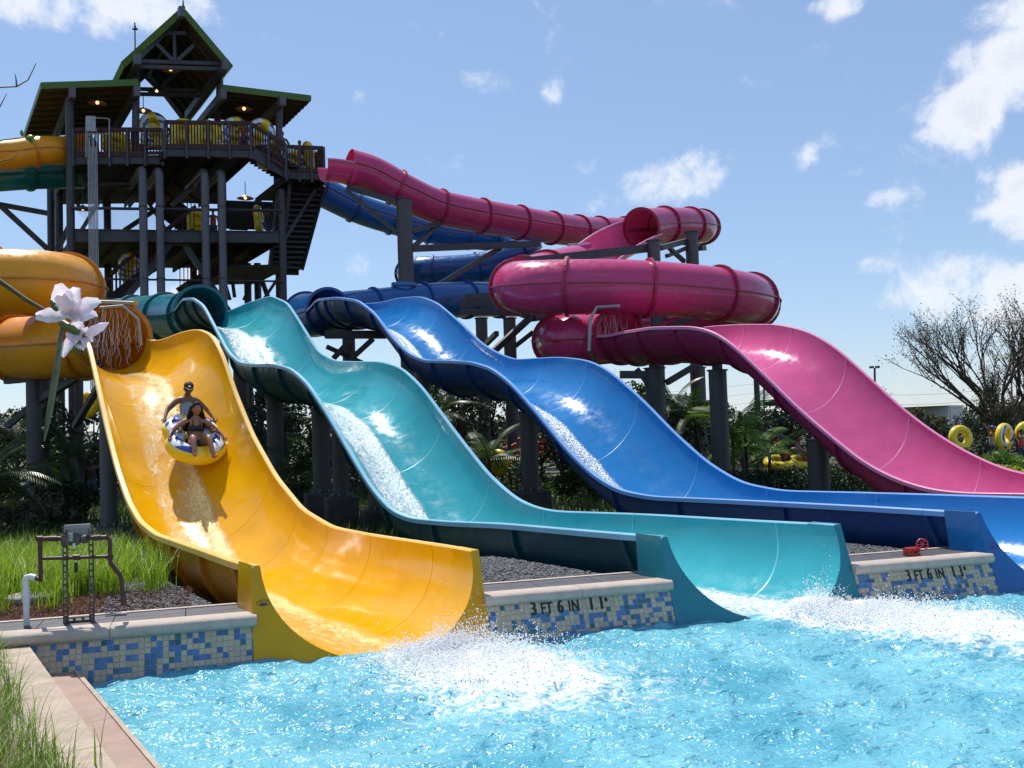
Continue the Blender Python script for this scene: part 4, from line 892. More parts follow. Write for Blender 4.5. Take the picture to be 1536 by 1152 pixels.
# ------------------------------------------------------------------ support columns
def column(px, py, d, dia, label, zb=None, foot=None, braces=(), cap=True, group='steel columns holding up the slides'):
    p = P(px, py, d); zb_ = groundz((p-OW)@NB)-.1 if zb is None else zb
    th = thing('support_column', label, 'support column', group, loc=(p[0], p[1], zb_)); r = dia/2
    smooth_by_angle(MB().tube([(p[0], p[1], zb_), (p[0], p[1], p[2])], r, 20).build('shaft', M['steel2'], th), 50)
    if cap: smooth_by_angle(MB().tube([(p[0], p[1], p[2]-.0), (p[0], p[1], p[2]+.03)], r+.04, 20).build('cap_plate', M['steel'], th), 50)
    if foot:
        fz = foot; ax = (T, NB, V(0, 0, 1)); o = MB().box((p[0], p[1], zb_+fz/2), (dia*1.9, dia*1.9, fz), ax).build('footing', M['footing'], th)
        bv = o.modifiers.new('bevel', 'BEVEL'); bv.width = .04; bv.segments = 2
        smooth_by_angle(MB().tube([(p[0], p[1], zb_+fz), (p[0], p[1], zb_+fz+.03)], r+.09, 20).build('base_plate', M['steel'], th), 50)
        for k in range(8): a = 2*math.pi*k/8; q = V(p[0]+(r+.055)*math.cos(a), p[1]+(r+.055)*math.sin(a), zb_+fz+.03); MB().tube([q, q+V(0, 0, .06)], .014, 6).build('anchor_bolt', M['galv'], th)
    for a, b, w_ in braces: MB().beam(P(*a), P(*b), w_, w_).build('brace', M['steel'], th)
    return th
column(606, 300, 41, .64, 'tall thick grey column carrying the upper pink tube, nearest the tower', braces=[((519, 285, 41), (597, 350, 41), .16), ((521, 281, 41.5), (596, 303, 41), .22), ((617, 347, 41), (662, 333, 43.5), .18), ((618, 372, 41), (660, 335, 43.5), .16), ((617, 373, 41), (808, 366, 46), .26), ((640, 438, 41), (750, 372, 45), .2), ((615, 428, 41), (700, 432, 44), .2)])
column(980, 362, 33.4, .44, 'grey column in front of the open part of the pink coil', braces=[((975, 372, 33.6), (760, 396, 30.2), .26), ((800, 478, 31), (860, 468, 33), .18), ((726, 540, 30), (808, 465, 31.2), .18), ((772, 520, 31), (800, 498, 31), .14), ((905, 470, 33), (1000, 475, 34), .18), ((1000, 490, 34), (1045, 476, 34), .18)])
column(1037, 349, 38.5, .50, 'grey column under the highest turn of the pink tube', braces=[((1028, 362, 38.5), (990, 372, 36), .2), ((1000, 384, 37), (1030, 372, 38.5), .14), ((1004, 372, 37), (1026, 392, 38.5), .14), ((1050, 372, 38.5), (1056, 372, 39), .2)])
column(1046, 552, 31.5, .48, 'grey column second from the pink tube mouth')
column(722, 478, 37, .44, 'grey column behind the second hump of the blue slide, left one', braces=[((725, 520, 37), (745, 500, 34), .16)])
column(764, 478, 35, .44, 'grey column behind the second hump of the blue slide, right one', braces=[((690, 455, 35), (860, 452, 35), .24), ((690, 467, 35), (800, 470, 35), .2)])
column(360, 520, 28, .40, 'column behind the far rim of the yellow slide')
column(161, 578, 19.2, .31, 'column with concrete block beside the near rim of the yellow slide', foot=.45)
column(50, 556, 24, .34, 'paired column under the yellow tubes, left one', braces=[((60, 600, 24), (150, 545, 23), .16), ((8, 570, 24), (88, 562, 24), .2), ((10, 640, 24), (70, 590, 24), .14)])
column(64, 556, 26, .34, 'paired column under the yellow tubes, right one')
column(118, 556, 26, .22, 'thin column behind the neck of the yellow slide', braces=[((112, 640, 26), (160, 560, 24), .14)])
def slide_column(key, sv, l, dia, label, foot=None, braces=()):
    s = SL[key]; p = sect(s, sv, math.acos(-l), .07); q0 = p.copy(); p[2] = min(sect(s, sv+k, math.acos(-l), .08)[2] for k in (-.5, -.35, -.2, 0, .2, .35, .5))-.05; px, py = proj(p); th = column(px, py, p[1], dia, label, foot=foot, braces=braces)
    if abs(sect(s, sv+.2, math.pi/2)[2]-sect(s, sv-.2, math.pi/2)[2]) < .16: MB().box((p+q0)/2+V(0, 0, .02), (dia*.6, .08, max(.05, q0[2]-p[2]+.06)), (s['r'], s['e'], V(0, 0, 1))).build('saddle', M['steel'], th)
slide_column('pink', 14.1, 0, .52, 'dark column under the pink tube mouth with side arms', braces=[((930, 562, 26.5), (978, 562, 26.5), .2), ((955, 553, 26.5), (982, 590, 26.5), .13), ((1000, 574, 26.5), (1042, 549, 26.8), .15)])
slide_column('pink', 11.6, 0, .44, 'grey column with flat cap under the first hump of the pink slide', foot=.5)
slide_column('pink', 8.5, 0, .46, 'thick column under the steep part of the pink slide', foot=.3)
slide_column('blue', 11.9, .0, .40, 'column with concrete block below the second hump of the blue slide', foot=.65)
slide_column('blue', 17.2, 0, .40, 'column behind the teal slide under the blue slide', foot=.5)
slide_column('blue', 22.8, .2, .42, 'column under the blue tube mouth', braces=[((488, 502, 31), (580, 502, 31), .24), ((500, 538, 31), (530, 505, 31), .15), ((525, 540, 31), (560, 508, 31), .15), ((490, 520, 31), (545, 545, 31.5), .13)])
slide_column('teal', 12.0, .0, .36, 'front one of the paired columns under the teal slide, on a big concrete block', foot=.72)
slide_column('teal', 13.4, .1, .42, 'rear one of the paired columns under the teal slide', foot=.75)
slide_column('teal', 10.4, .1, .32, 'short column right of the pair under the teal slide', foot=.5)
slide_column('teal', 16.3, 0, .42, 'column left of the pair under the first hump of the teal slide', foot=.5)
slide_column('yellow', 10.2, -.1, .34, 'short column in the shade under the yellow slide', foot=.45)
cb = MB().tube([P(607, 446, 40.2), P(606, 428, 40.2)], .42, 24); o = cb.build('pipe_collar', M['blue'], SLIDE['blue']); smooth_by_angle(o, 50)
smooth_by_angle(MB().tube([P(606, 430, 40.2), P(606, 425, 40.2)], .52, 24).build('pipe_flange', M['blue'], SLIDE['blue']), 50)
MB().beam(P(800, 440, 29.5), P(700, 445, 31), .16, .16).build('rail_arm', M['steel'], SLIDE['pink'])
MB().tube([P(848, 375, 35), P(885, 368, 35.5)], .10, 10).build('spray_pipe', M['pink'], SLIDE['pink'])
MB().tube([P(852, 368, 35.2), P(882, 366, 35.5)], .05, 8).build('water_pipe', M['galv'], SLIDE['pink'])

# ------------------------------------------------------------------ tower
TA = P(105, 345, 40); TG = V(-.5, .866, 0)
def TP(px, py, b=0.):
    v = ray(px, py); nrm = V(-T[1], T[0], 0); return CPOS+v*(((TA+TG*b-CPOS)@nrm)/(v@nrm))
tw = thing('slide_tower', 'tall open steel tower with green roofs and timber railed decks', 'tower', loc=(TA[0], TA[1], 0))
def tpart(name, mb, m, sm=False, par=None):
    o = mb.build(name, M[m], par or tw)
    return smooth_by_angle(o, 50) if sm else o
def down(p, z=0.): return V(p[0], p[1], z)
def vcol(px, py, b, dia, m='steel'):
    p = TP(px, py, b); tpart('column', MB().tube([down(p, 0), p], dia/2, 14), m, True); return p
for px, py, b, dia in ((104, 148, 0, .32), (422, 285, 0, .30), (88, 268, 6, .34), (76, 272, 7.5, .34), (371, 395, 5, .34), (386, 395, 6, .34), (160, 240, 8, .34), (330, 240, 8, .34), (290, 345, 9, .3), (415, 260, 8, .34)): vcol(px, py, b, dia)
for px, y0, y1, b in ((203, 140, 236, .2), (326, 150, 190, 3.4), (418, 155, 225, .2), (341, 150, 192, 6), (205, 96, 130, .6), (329, 112, 150, .8)):
    tpart('roof_post', MB().tube([TP(px, y1, b), TP(px+1, y0, b)], .15, 12), 'steel', True)
# supply pipes standing in front, elbowed back into the tower
wp = thing('water_pipe', 'four tall grey supply pipes with elbows rising in front of the tower', 'pipe', loc=down(TP(222, 450, -.6)))
for px, py in ((214, 262), (239, 264), (307, 265), (332, 266)):
    p = TP(px, py, -.6); p2 = TP(px+7, 452, -.6); p2 = down(p, 0)
    pts = [p2, p, p+V(0, 0, .14)+TG*.06, p+V(0, 0, .24)+TG*.22, p+V(0, 0, .26)+TG*.5, p+V(0, 0, .26)+TG*3.2]
    smooth_by_angle(MB().tube(pts, .165, 14).build('pipe', M['pipe'], wp), 50)
    for zz in (310, 418): q = TP(px, zz, -.6); smooth_by_angle(MB().tube([V(p[0], p[1], q[2]-.03), V(p[0], p[1], q[2]+.03)], .18, 14).build('pipe_band', M['steel'], wp), 50)
# thin conduits beside them
cd = thing('conduit_bundle', 'bundle of thin pale conduits hanging from a cabinet on the tower front', 'conduits', loc=down(TP(136, 450, -.4)))
for i in range(7):
    p = TP(132+i*2.2, 218, -.4); MB().tube([V(p[0], p[1], 4), V(p[0], p[1], TP(132, 192+(i % 3)*14, -.4)[2])], .022, 6).build('conduit', M['galv'], cd)
MB().box(TP(136, 186, -.4), (.36, .14, .62), (T, TG, V(0, 0, 1))).build('cabinet', M['galv'], cd)
for a, b_ in (((129, 176), (164, 178)), ((164, 178), (164, 236)), ((129, 176), (129, 236)), ((129, 200), (164, 201))): MB().tube([TP(*a, -.4), TP(*b_, -.4)], .025, 6).build('frame_rail', M['galv'], cd)
# decks: slabs with fascia beams
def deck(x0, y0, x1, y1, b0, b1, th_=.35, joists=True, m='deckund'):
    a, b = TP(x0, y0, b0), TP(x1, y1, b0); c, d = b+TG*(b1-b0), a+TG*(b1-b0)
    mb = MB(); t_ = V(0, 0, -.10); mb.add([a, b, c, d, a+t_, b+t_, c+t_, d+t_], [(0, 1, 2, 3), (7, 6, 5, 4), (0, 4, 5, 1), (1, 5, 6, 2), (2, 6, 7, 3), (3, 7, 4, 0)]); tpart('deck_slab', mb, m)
    if joists:
        L = np.linalg.norm(b-a); n = max(2, int(L/.9))
        for i in range(n+1): q = a+(b-a)*i/n-V(0, 0, .22); tpart('joist', MB().beam(q+TG*.1, q+TG*(b1-b0), .08, .22), m)
    return a, b
def fascia(x0, y0, x1, y1, b, h=.45): tpart('edge_beam', MB().hbeam(TP(x0, y0, b), TP(x1, y1, b), .2, h), 'steel')
deck(108, 234, 247, 234, .1, 9); fascia(108, 240, 246, 240, 0, .36)
deck(246, 224, 378, 226, -.8, 9); fascia(246, 228, 378, 230, -.9, .36)
deck(428, 262, 487, 264, -.2, 4.5); fascia(430, 262, 487, 264, -.3, .36)
deck(112, 347, 425, 350, .1, 9); fascia(113, 353, 424, 356, 0, .5)
fascia(108, 312, 424, 316, -.1, .08)
for y in (312, 418): tpart('guard_wire', MB().tube([TP(108, y, -.2), TP(424, y+4, -.2)], .045, 6), 'steel')
# diagonal braces
for a, b, b0, w_ in (((150, 300), (122, 346), .3, .14), ((248, 305), (186, 346), 8, .2), ((222, 303), (250, 346), 8, .16), ((258, 364), (170, 470), .5, .24), ((275, 364), (345, 470), .5, .24), ((258, 364), (278, 364), .5, .22), ((300, 270), (258, 308), 2, .2), ((240, 268), (190, 305), 3, .2),
                     ((388, 400), (365, 450), 5, .12), ((425, 405), (395, 450), 4, .14), ((385, 398), (402, 446), 5, .2), ((345, 395), (352, 446), 5, .14), ((330, 400), (345, 450), 3, .14), ((100, 350), (85, 375), 5, .2), ((108, 330), (88, 372), 4, .2)):
    tpart('brace', MB().beam(TP(*a, b0), TP(*b, b0), w_, w_), 'steel')
for a, b, w_ in (((-60, 296, 42), (72, 320, 43), .2), ((0, 308, 42), (72, 374, 43), .2), ((-60, 300, 42), (0, 284, 42), .1)): tpart('brace', MB().beam(P(*a), P(*b), w_, w_), 'steel')
tpart('large_pipe', MB().tube([TP(122, 262, 2), TP(124, 272, 2), TP(130, 277, 2), TP(190, 276, 2), TP(200, 274, 2), TP(212, 262, 2)], .17, 12), 'steel', True)
# mesh screens behind level two
ms = MB()
for i in range(46): a = TP(112+i*2.6, 313, 7.9); ms.tube([a, a+T*.9-V(0, 0, .95)], .006, 3)
tag(tpart('wire_mesh', ms, 'galv'), kind='stuff')
# railings: timber rails with grey posts and thin balusters
def railing(x0, y0, x1, y1, b, npost, hpx=36, both=True):
    a, c = TP(x0, y0, b), TP(x1, y1, b); hh = 1.07; up_ = V(0, 0, hh)
    for z_, w_, h_ in ((hh, .09, .16), (.10, .05, .14)): tpart('rail', MB().beam(a+V(0, 0, z_), c+V(0, 0, z_), w_, h_), 'wood')
    L = np.linalg.norm(c-a); n = int(L/.115); mb = MB()
    for i in range(1, n): q = a+(c-a)*i/n; mb.beam(q+V(0, 0, .12), q+V(0, 0, hh-.05), .045, .045)
    tag(tpart('balusters', mb, 'wood'), kind='stuff')
    for i in range(npost+1):
        q = a+(c-a)*i/npost-TG*.06; tpart('rail_post', MB().beam(q-V(0, 0, .45), q+V(0, 0, hh+.03), .09, .09), 'steel')
railing(110, 234, 244, 233, -.05, 5); railing(247, 222, 376, 223, -.95, 4); railing(376, 223, 429, 255, -.7, 2); railing(430, 257, 486, 259, -.35, 3)
a, c = TP(486, 259, -.35), TP(486, 259, -.35)+TG*3.5
for z_ in (1.05, .1): tpart('rail', MB().beam(a+V(0, 0, z_), c+V(0, 0, z_), .08, .16), 'wood')
mb = MB()
for i in range(28): q = a+(c-a)*i/28; mb.beam(q, q+V(0, 0, 1), .045, .045)
tag(tpart('balusters', mb, 'wood'), kind='stuff')
# back railing of the upper deck, seen against the sky
railing(170, 226, 262, 226, 8.5, 4); railing(262, 226, 420, 236, 8.5, 5)
# stair between upper deck and right landing, with stringers
tpart('stringer', MB().beam(TP(378, 230, -.75), TP(432, 262, -.4), .12, .42), 'steel'); tpart('stringer', MB().beam(TP(378, 230, 1.6), TP(432, 262, 1.6), .12, .4), 'steel')
for i in range(9):
    u = (i+.5)/9; p = TP(378+54*u, 227+33*u, .4); tpart('tread', MB().box(p, (.42, 2.2, .07), (T, TG, V(0, 0, 1))), 'deckund')
# long stair descending towards the ground behind the right column, seen from below
p0, p1 = TP(452, 276, 1.2), TP(428, 402, 3.2)
dn = p1-p0
for i in range(17):
    u = i/16; c = p0+dn*u; wd = 1.9-.55*u; tpart('tread', MB().box(c, (wd*.98, .36, .08), (T, TG, V(0, 0, 1))), 'steel'); tpart('riser', MB().box(c+TG*.15+V(0, 0, -.17), (wd*.96, .05, .26), (T, TG, V(0, 0, 1))), 'deckund')
for sg in (-1, 1): tpart('stringer', MB().beam(p0+T*sg*.95, p1+T*sg*.68, .1, .5), 'steel')
tpart('brace', MB().beam(TP(473, 284, .6), TP(428, 358, .2), .13, .13), 'steel'); tpart('brace', MB().beam(TP(436, 268, .2), TP(427, 355, .2), .12, .12), 'steel')
deck(345, 398, 436, 396, .6, 6, joists=False)
for (x0, y0, x1, y1, b, wd, n) in ((248, 308, 300, 348, 5.5, 2.0, 12), (160, 452, 285, 352, 2.5, 2.4, 24), (275, 430, 340, 395, 4, 2.2, 12)):
    a, c = TP(x0, y0, b), TP(x1, y1, b)
    for i in range(n): q = a+(c-a)*(i+.5)/n; tpart('tread', MB().box(q, (.36, wd, .07), (T, TG, V(0, 0, 1))), 'deckund')
    for k in (-.5, .5):
        tpart('stringer', MB().beam(a+TG*k*wd-V(0, 0, .1), c+TG*k*wd-V(0, 0, .1), .1, .42), 'deckund')
        mb = MB(); m_ = int(np.linalg.norm(c-a)/.2)
        for i in range(m_): q = a+(c-a)*(i+.5)/m_+TG*k*wd; mb.beam(q, q+V(0, 0, 1.0), .035, .035)
        tag(tpart('balusters', mb, 'wood'), kind='stuff'); tpart('rail', MB().beam(a+TG*k*wd+V(0, 0, 1.02), c+TG*k*wd+V(0, 0, 1.02), .07, .14), 'wood')
# dark panels added behind the decks to stand in for shade inside the tower
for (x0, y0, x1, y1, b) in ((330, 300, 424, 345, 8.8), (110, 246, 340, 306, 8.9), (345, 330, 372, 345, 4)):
    a, c = TP(x0, y0, b), TP(x1, y1, b); tpart('shade_panel', MB().add([V(a[0], a[1], a[2]), V(c[0], c[1], a[2]), V(c[0], c[1], c[2]), V(a[0], a[1], c[2])], [(0, 1, 2, 3)]).box((a+c)/2+TG*.1, (abs((c-a)@T), .08, abs(c[2]-a[2])), (T, TG, V(0, 0, 1))), 'deckund')
# roofs
def roof(fr, back, label=None, th_=.12, n=16, gutter=True):
    """fr: list of front points; back: same list shifted; ribbed panels on top, purlins below"""
    a, b = fr; c, d = back[1], back[0]; upv_ = np.cross(b-a, d-a); upv_ /= np.linalg.norm(upv_); upv_ = upv_ if upv_[2] > 0 else -upv_
    mb = MB(); t_ = upv_*th_
    mb.add([a, b, c, d, a+t_, b+t_, c+t_, d+t_], [(3, 2, 1, 0), (4, 5, 6, 7), (0, 1, 5, 4), (1, 2, 6, 5), (2, 3, 7, 6), (3, 0, 4, 7)]); tpart('roof_deck', mb, 'roofund')
    for i in range(n):
        u0, u1 = i/n+.004, (i+1)/n-.004; q = [a+(b-a)*u0, a+(b-a)*u1, d+(c-d)*u1, d+(c-d)*u0]; mb = MB(); l = upv_*(th_+.012); h = upv_*(th_+.045)
        mb.add([p+l for p in q]+[p+h for p in q], [(4, 5, 6, 7), (0, 1, 5, 4), (1, 2, 6, 5), (2, 3, 7, 6), (3, 0, 4, 7)]); tpart('roof_panel', mb, 'roofgreen')
    for k in range(1, 9): u = k/9; tpart('purlin', MB().beam(a+(d-a)*u-upv_*.07, b+(c-b)*u-upv_*.07, .08, .12), 'roofund')
    tpart('fascia', MB().beam(a+upv_*.04, b+upv_*.04, .05, .26, up=upv_), 'roofgreen'); tpart('verge', MB().beam(b+upv_*.04, c+upv_*.04, .05, .2, up=upv_), 'roofgreen'); tpart('verge', MB().beam(a+upv_*.04, d+upv_*.04, .05, .2, up=upv_), 'roofgreen')
a, b = TP(62, 130, -.4), TP(208, 125, -.4); e_ = P(36, 206, 46.5)
roof([a, b], [e_, e_+(b-a)])
a, b = TP(334, 133, -.4), TP(466, 149, -.4); e_ = P(424, 190, 49)
roof([a, b], [e_-(b-a), e_])
pk0 = TP(274, 18, -1.2); lf0 = TP(186, 98, -.4); rt0 = TP(345, 102, -1.0); back = TG*8.6
roof([lf0, pk0], [lf0+back, pk0+back*.93]); roof([pk0, rt0], [pk0+back*.93, rt0+back])
for p in (TP(272, 19, -1.5), TP(206, 90, -1.), TP(337, 98, -1.2), TP(108, 140, -.5), TP(205, 138, -.6), TP(334, 142, -.5), TP(423, 152, -.5)):
    tpart('beam_end', MB().box(p, (.24, .35, .42), (T, TG, V(0, 0, 1))), 'pipe'); tpart('rafter_beam', MB().beam(p+TG*.2, p+TG*7.2, .2, .34), 'steel')
for a, b in (((207, 92), (336, 96)), ((207, 100), (330, 104)), ((262, 50), (263, 92)), ((235, 66), (261, 92)), ((291, 68), (265, 92)), ((248, 50), (279, 50)), ((205, 92), (274, 24)), ((338, 97), (276, 24))):
    for bb in (0., 3.6): tpart('truss_member', MB().beam(TP(*a, -.6)+TG*bb, TP(*b, -.6)+TG*bb, .12, .15), 'steel')
tpart('spire', MB().lathe(TP(275, 22, -1.4), [(.10, 0), (.05, .35), (.001, .75)], 6), 'roofgreen')
lr = TP(203, 90, 1.5); tpart('lightning_rod', MB().tube([lr, V(lr[0], lr[1], TP(203, 34, 1.5)[2])], .03, 6), 'steel')
tpart('rod_tip', MB().lathe((lr[0], lr[1], TP(203, 44, 1.5)[2]), [(.13, 0), (.05, .1), (.001, .34)], 6), 'steel')
# pendant lamps
M['lampred'] = mat('lamp_enamel', (.12, .03, .015), .4); M['bulb'] = mat('lit_bulb', (1, .8, .5), .4, emis=((1, .62, .25), 1.8)); M['lampin'] = mat('lamp_inside', (.22, .12, .04), .5)
for px, py, b, lb in ((146, 154, 2, 'red dish lamp lit under the left roof'), (235, 136, 3, 'red dish lamp lit halfway along the gable roof'), (256, 104, .5, 'red dish lamp lit under the front of the gable roof'), (215, 166, 4.5, 'red dish lamp lit low over the back of the upper deck'),
                      (366, 163, 2, 'red dish lamp lit under the right roof'), (124, 313, 2, 'red dish lamp lit beside the conduits on level two'), (368, 297, 6, 'red dish lamp lit at the end of level two by the stairs'), (330, 420, 5, 'small lit lamp low in the tower near the ground')):
    c = TP(px, py, b); th = thing('pendant_lamp', lb, 'lamp', 'dish lamps in the tower', loc=c)
    MB().lathe(c, [(.03, .16), (.06, .13), (.32, .03), (.40, -.02), (.40, -.03)], 20).build('lamp_shade', M['lampred'], th, smooth=True); MB().lathe(c, [(.02, .10), (.30, .02), (.38, -.025)], 20).build('reflector', M['lampin'], th, smooth=True)
    MB().ball(c+V(0, 0, .0), .075, 0, 6).build('bulb', M['bulb'], th, smooth=True); MB().tube([c+V(0, 0, .1), c+V(0, 0, .8)], .02, 6).build('stem', M['steel'], th)

# ------------------------------------------------------------------ rafts and people on the tower
def stand(arm='down', x=.2, twist=0., h=1.):
    J = dict(pelvis=(0, 0, .95), waist=(0, 0, 1.10), chest=(0, .0, 1.30), neckb=(0, -.01, 1.43), neck=(0, -.01, 1.49), head=(0, .01, 1.57))
    for s_, q in (('L', 1), ('R', -1)):
        J['shoulder'+s_] = (q*.18, 0, 1.40)
        if arm == 'up': J['elbow'+s_] = (q*.34, .08, 1.46); J['wrist'+s_] = (q*.38, .12, 1.70); J['hand'+s_] = (q*.38, .13, 1.78)
        elif arm == 'rail': J['elbow'+s_] = (q*.26, .10, 1.17); J['wrist'+s_] = (q*.24, .36, 1.16); J['hand'+s_] = (q*.24, .43, 1.16)
        else: J['elbow'+s_] = (q*.24, -.02, 1.13); J['wrist'+s_] = (q*.25, .05, .88); J['hand'+s_] = (q*.25, .07, .80)
        J['hip'+s_] = (q*.09, 0, .90); J['knee'+s_] = (q*.10, .02, .50); J['ankle'+s_] = (q*.10, -.02, .09); J['heel'+s_] = (q*.10, -.03, .035); J['toe'+s_] = (q*.11, .13, .03)
    return J
def dressed(shirt, shorts='denim'):
    return (('shirt', ['pelvis', 'waist', 'chest', 'neckb>chest:0.2', 'shoulderL>elbowL:0.5', 'shoulderR>elbowR:0.5'], .016, shirt), ('shorts', ['pelvis', 'hipL', 'hipL>kneeL:0.8', 'hipR', 'hipR>kneeR:0.8'], .018, shorts))
def bystander(label, p, yaw, shirt, arm='down', skin='skin_d', sc=1., cap=None, hair='short', shorts='denim', group='people waiting on the tower deck'):
    J = stand(arm); cl = dressed(shirt, shorts)
    keys = []
    for (nm, ks, inf, mt) in cl: keys.append((nm, ks, inf, mt))
    # sleeves hang from the chest
    keys[0] = ('shirt', ['pelvis', 'waist', 'chest', 'neckb>chest:0.2'], .016, shirt)
    o = person(label, J, skin, group, hair=hair, clothes=tuple(keys), cap=cap, detail=1)
    z = V(0, 0, 1); y = V(math.sin(yaw), math.cos(yaw), 0); x = np.cross(y, z); setM(o, p, x, y, z, sc); return o
UD = TP(246, 224, -.8)[2]; UL = TP(108, 234, 0)[2]; UR = TP(428, 262, 0)[2]
def on(px, b, z): q = TP(px, 240, b); return V(q[0], q[1], z)
bystander('person standing in dark swimwear beside the post on the upper left deck', on(213, 3., UL), 2.4, 'darkshirt')
bystander('person carrying a raft on the head on the upper left deck', on(209, 5., UL), 2.0, 'greenshirt', 'up')
bystander('person behind the rail at the middle of the upper deck', on(291, 1., UD), 3.6, 'greyshirt', 'rail')
bystander('person with bare arms leaning at the rail between the two printed rafts', on(367, .2, UD), 3.3, 'redshirt', 'rail')
bystander('dark haired person leaning out over the stairs to the right landing', on(424, .6, UR+.3), 2.8, 'darkshirt', 'rail')
bystander('person standing on the right landing by the upright yellow raft', on(450, .8, UR), 3.1, 'darkshirt')
bystander('person on level two beside the stair', on(318, 3., TP(112, 347, .1)[2]), 2.8, 'redshirt')
bystander('person in dark clothes walking on level two near the right column', on(400, 2., TP(112, 347, .1)[2]), 2.0, 'darkshirt')
def tower_raft(label, px, py, b, x, y, z, sc=1., two=True, hd=True):
    o = make_raft('raft', label, 'raft', 'yellow rafts carried up the tower', two=two, handles=hd); setM(o, TP(px, py, b), x, y, z, sc)
f_ = T; b_ = TG; Z_ = V(0, 0, 1)
tower_raft('yellow raft held upright above the rail in front of the back post', 232, 196, 1.6, f_+Z_*.3, Z_-f_*.3, -b_, 1.15)
tower_raft('white and blue printed raft left of the leaning person at the rail', 353, 202, .4, f_, Z_, -b_, 1.1)
tower_raft('white and blue printed raft right of the leaning person, tilted down the stairs', 389, 203, .3, f_-Z_*.4, Z_+f_*.4, -b_, 1.1)
tower_raft('yellow raft standing behind the rail left of the middle posts', 276, 206, .4, f_, Z_, -b_, 1.15, hd=False)
tower_raft('yellow raft standing behind the rail right of the middle posts', 312, 207, .5, f_, Z_, -b_, 1.1, hd=False)
tower_raft('yellow raft end on behind the rail of the right landing', 462, 240, .6, b_, Z_, f_, 1.15, hd=False)
tower_raft('printed raft leaning behind the rail at the left end of the right landing', 440, 246, .4, f_, Z_+b_*.3, -b_, .95)
tower_raft('yellow raft carried down the stairs to the right landing', 404, 232, .5, f_-Z_*.5, Z_+f_*.4, -b_, 1.)
tower_raft('yellow raft lying low behind the left rail near the conduits', 175, 217, .8, f_, Z_*.6+b_, -b_+Z_*.4, 1.2, hd=False)
tower_raft('round yellow raft carried on the lower stairs against the sky', 195, 402, 2.0, f_, Z_, -b_, .95)
tower_raft('yellow raft in the shade on level two by the stair foot', 295, 334, 2.5, f_, Z_+b_*.4, -b_, .9, hd=False)
tower_raft('yellow raft standing against the dark end of level two', 388, 330, 2.5, f_*.4+b_, Z_, -b_*.4+f_, .95, hd=False)

# ------------------------------------------------------------------ small fittings by the pool
def Dk(px, b): # point on the deck behind the coping below photo column px
    v = ray(px, 800); a_ = None; pl = OW+NB*b; q = CPOS+v*(((pl-CPOS)@NB)/(v@NB)); return V(q[0], q[1], ZT-.005)
vs_ = thing('valve_stand', 'slotted metal frame holding a brown pipe loop and valve behind the left wall', 'valve stand', loc=Dk(114, .50))
dV = Dk(114, .5)[1]
def PV(px, py, dd=0): return P(px, py, dV+dd)
A0, A1 = Dk(97, .5), Dk(136, .5); topz = PV(112, 790)[2]
def slotted(a, b_, w_=.042):
    a = np.asarray(a); b_ = np.asarray(b_); L = np.linalg.norm(b_-a); d = (b_-a)/L; n = int(L/.06); side = np.cross(d, NB) if abs(d[2]) > .5 else V(0, 0, 1); side /= np.linalg.norm(side); mb = MB()
    for sg in (-1, 1): mb.beam(a+side*sg*w_*.38, b_+side*sg*w_*.38, w_*.24, .022, up=NB)
    for i in range(n+1): q = a+d*L*i/n; mb.beam(q-d*.012, q+d*.012, w_*.54, .02, up=NB)
    mb.beam(a-side*w_*.5+NB*.015, b_-side*w_*.5+NB*.015, .006, .04, up=NB); return mb
up_ = V(0, 0, topz-A0[2])
slotted(A0, A0+up_).build('upright', M['rustframe'], vs_); slotted(A1, A1+up_).build('upright', M['rustframe'], vs_)
slotted(A0+V(0, 0, .03), A1+V(0, 0, .03)).build('cross_bar', M['rustframe'], vs_); MB().beam(A0+up_, A1+up_, .05, .04).build('top_bar', M['galv'], vs_)
MB().box((A0+A1)/2+up_*.93, (.24, .01, .10), (T, NB, V(0, 0, 1))).build('back_plate', M['galv'], vs_)
for pts, r_ in (([(60, 808), (93, 808)], .022), ([(136, 807), (160, 806)], .022), ([(60, 808), (61, 868), (60, 872)], .021), ([(60, 838), (163, 835)], .017), ([(160, 806), (165, 810), (165, 838), (166, 845), (180, 862), (182, 868), (185, 900)], .021), ([(93, 808), (136, 807)], .018)):
    smooth_by_angle(MB().tube([PV(*p, -.03) for p in pts], r_, 10).build('pipe', M['brownpipe'], vs_), 60)
for p0, p1 in (((74, 808), (86, 808)), ((142, 807), (152, 806)), ((110, 836), (120, 836)), ((185, 892), (186, 908)), ((56, 808), (64, 808)), ((161, 835), (169, 836))): smooth_by_angle(MB().tube([PV(*p0, -.03), PV(*p1, -.03)], .027, 10).build('coupling', M['brownpipe'], vs_), 50)
vb = MB(); vb.ball(PV(112, 809, -.04), (.075, .05, .06)); vb.tube([PV(100, 802, -.05), PV(100, 818, -.05)], .05, 12); vb.tube([PV(124, 809, -.04), PV(131, 808, -.04)], .042, 10); smooth_by_angle(vb.build('valve_body', M['rustframe'], vs_), 50)
MB().tube([PV(106, 812, -.13), PV(106, 800, -.13)], .022, 10).build('valve_knob', M['galv'], vs_); MB().tube([PV(111, 815, -.10), PV(111, 821, -.10)], .012, 8).build('valve_tip', M['white'], vs_)
MB().tube([PV(*p, -.08) for p in ((97, 815), (103, 824), (111, 826), (118, 822))], .004, 5).build('wire_loop', M['black'], vs_)
MB().box(PV(114, 851, -.05), (.024, .02, .09)).build('hanging_tag', M['black'], vs_)
pv = thing('standpipe', 'white plastic standpipe with elbow at the far left of the deck', 'pipe', loc=Dk(39, .58)); dS = Dk(39, .58)[1]
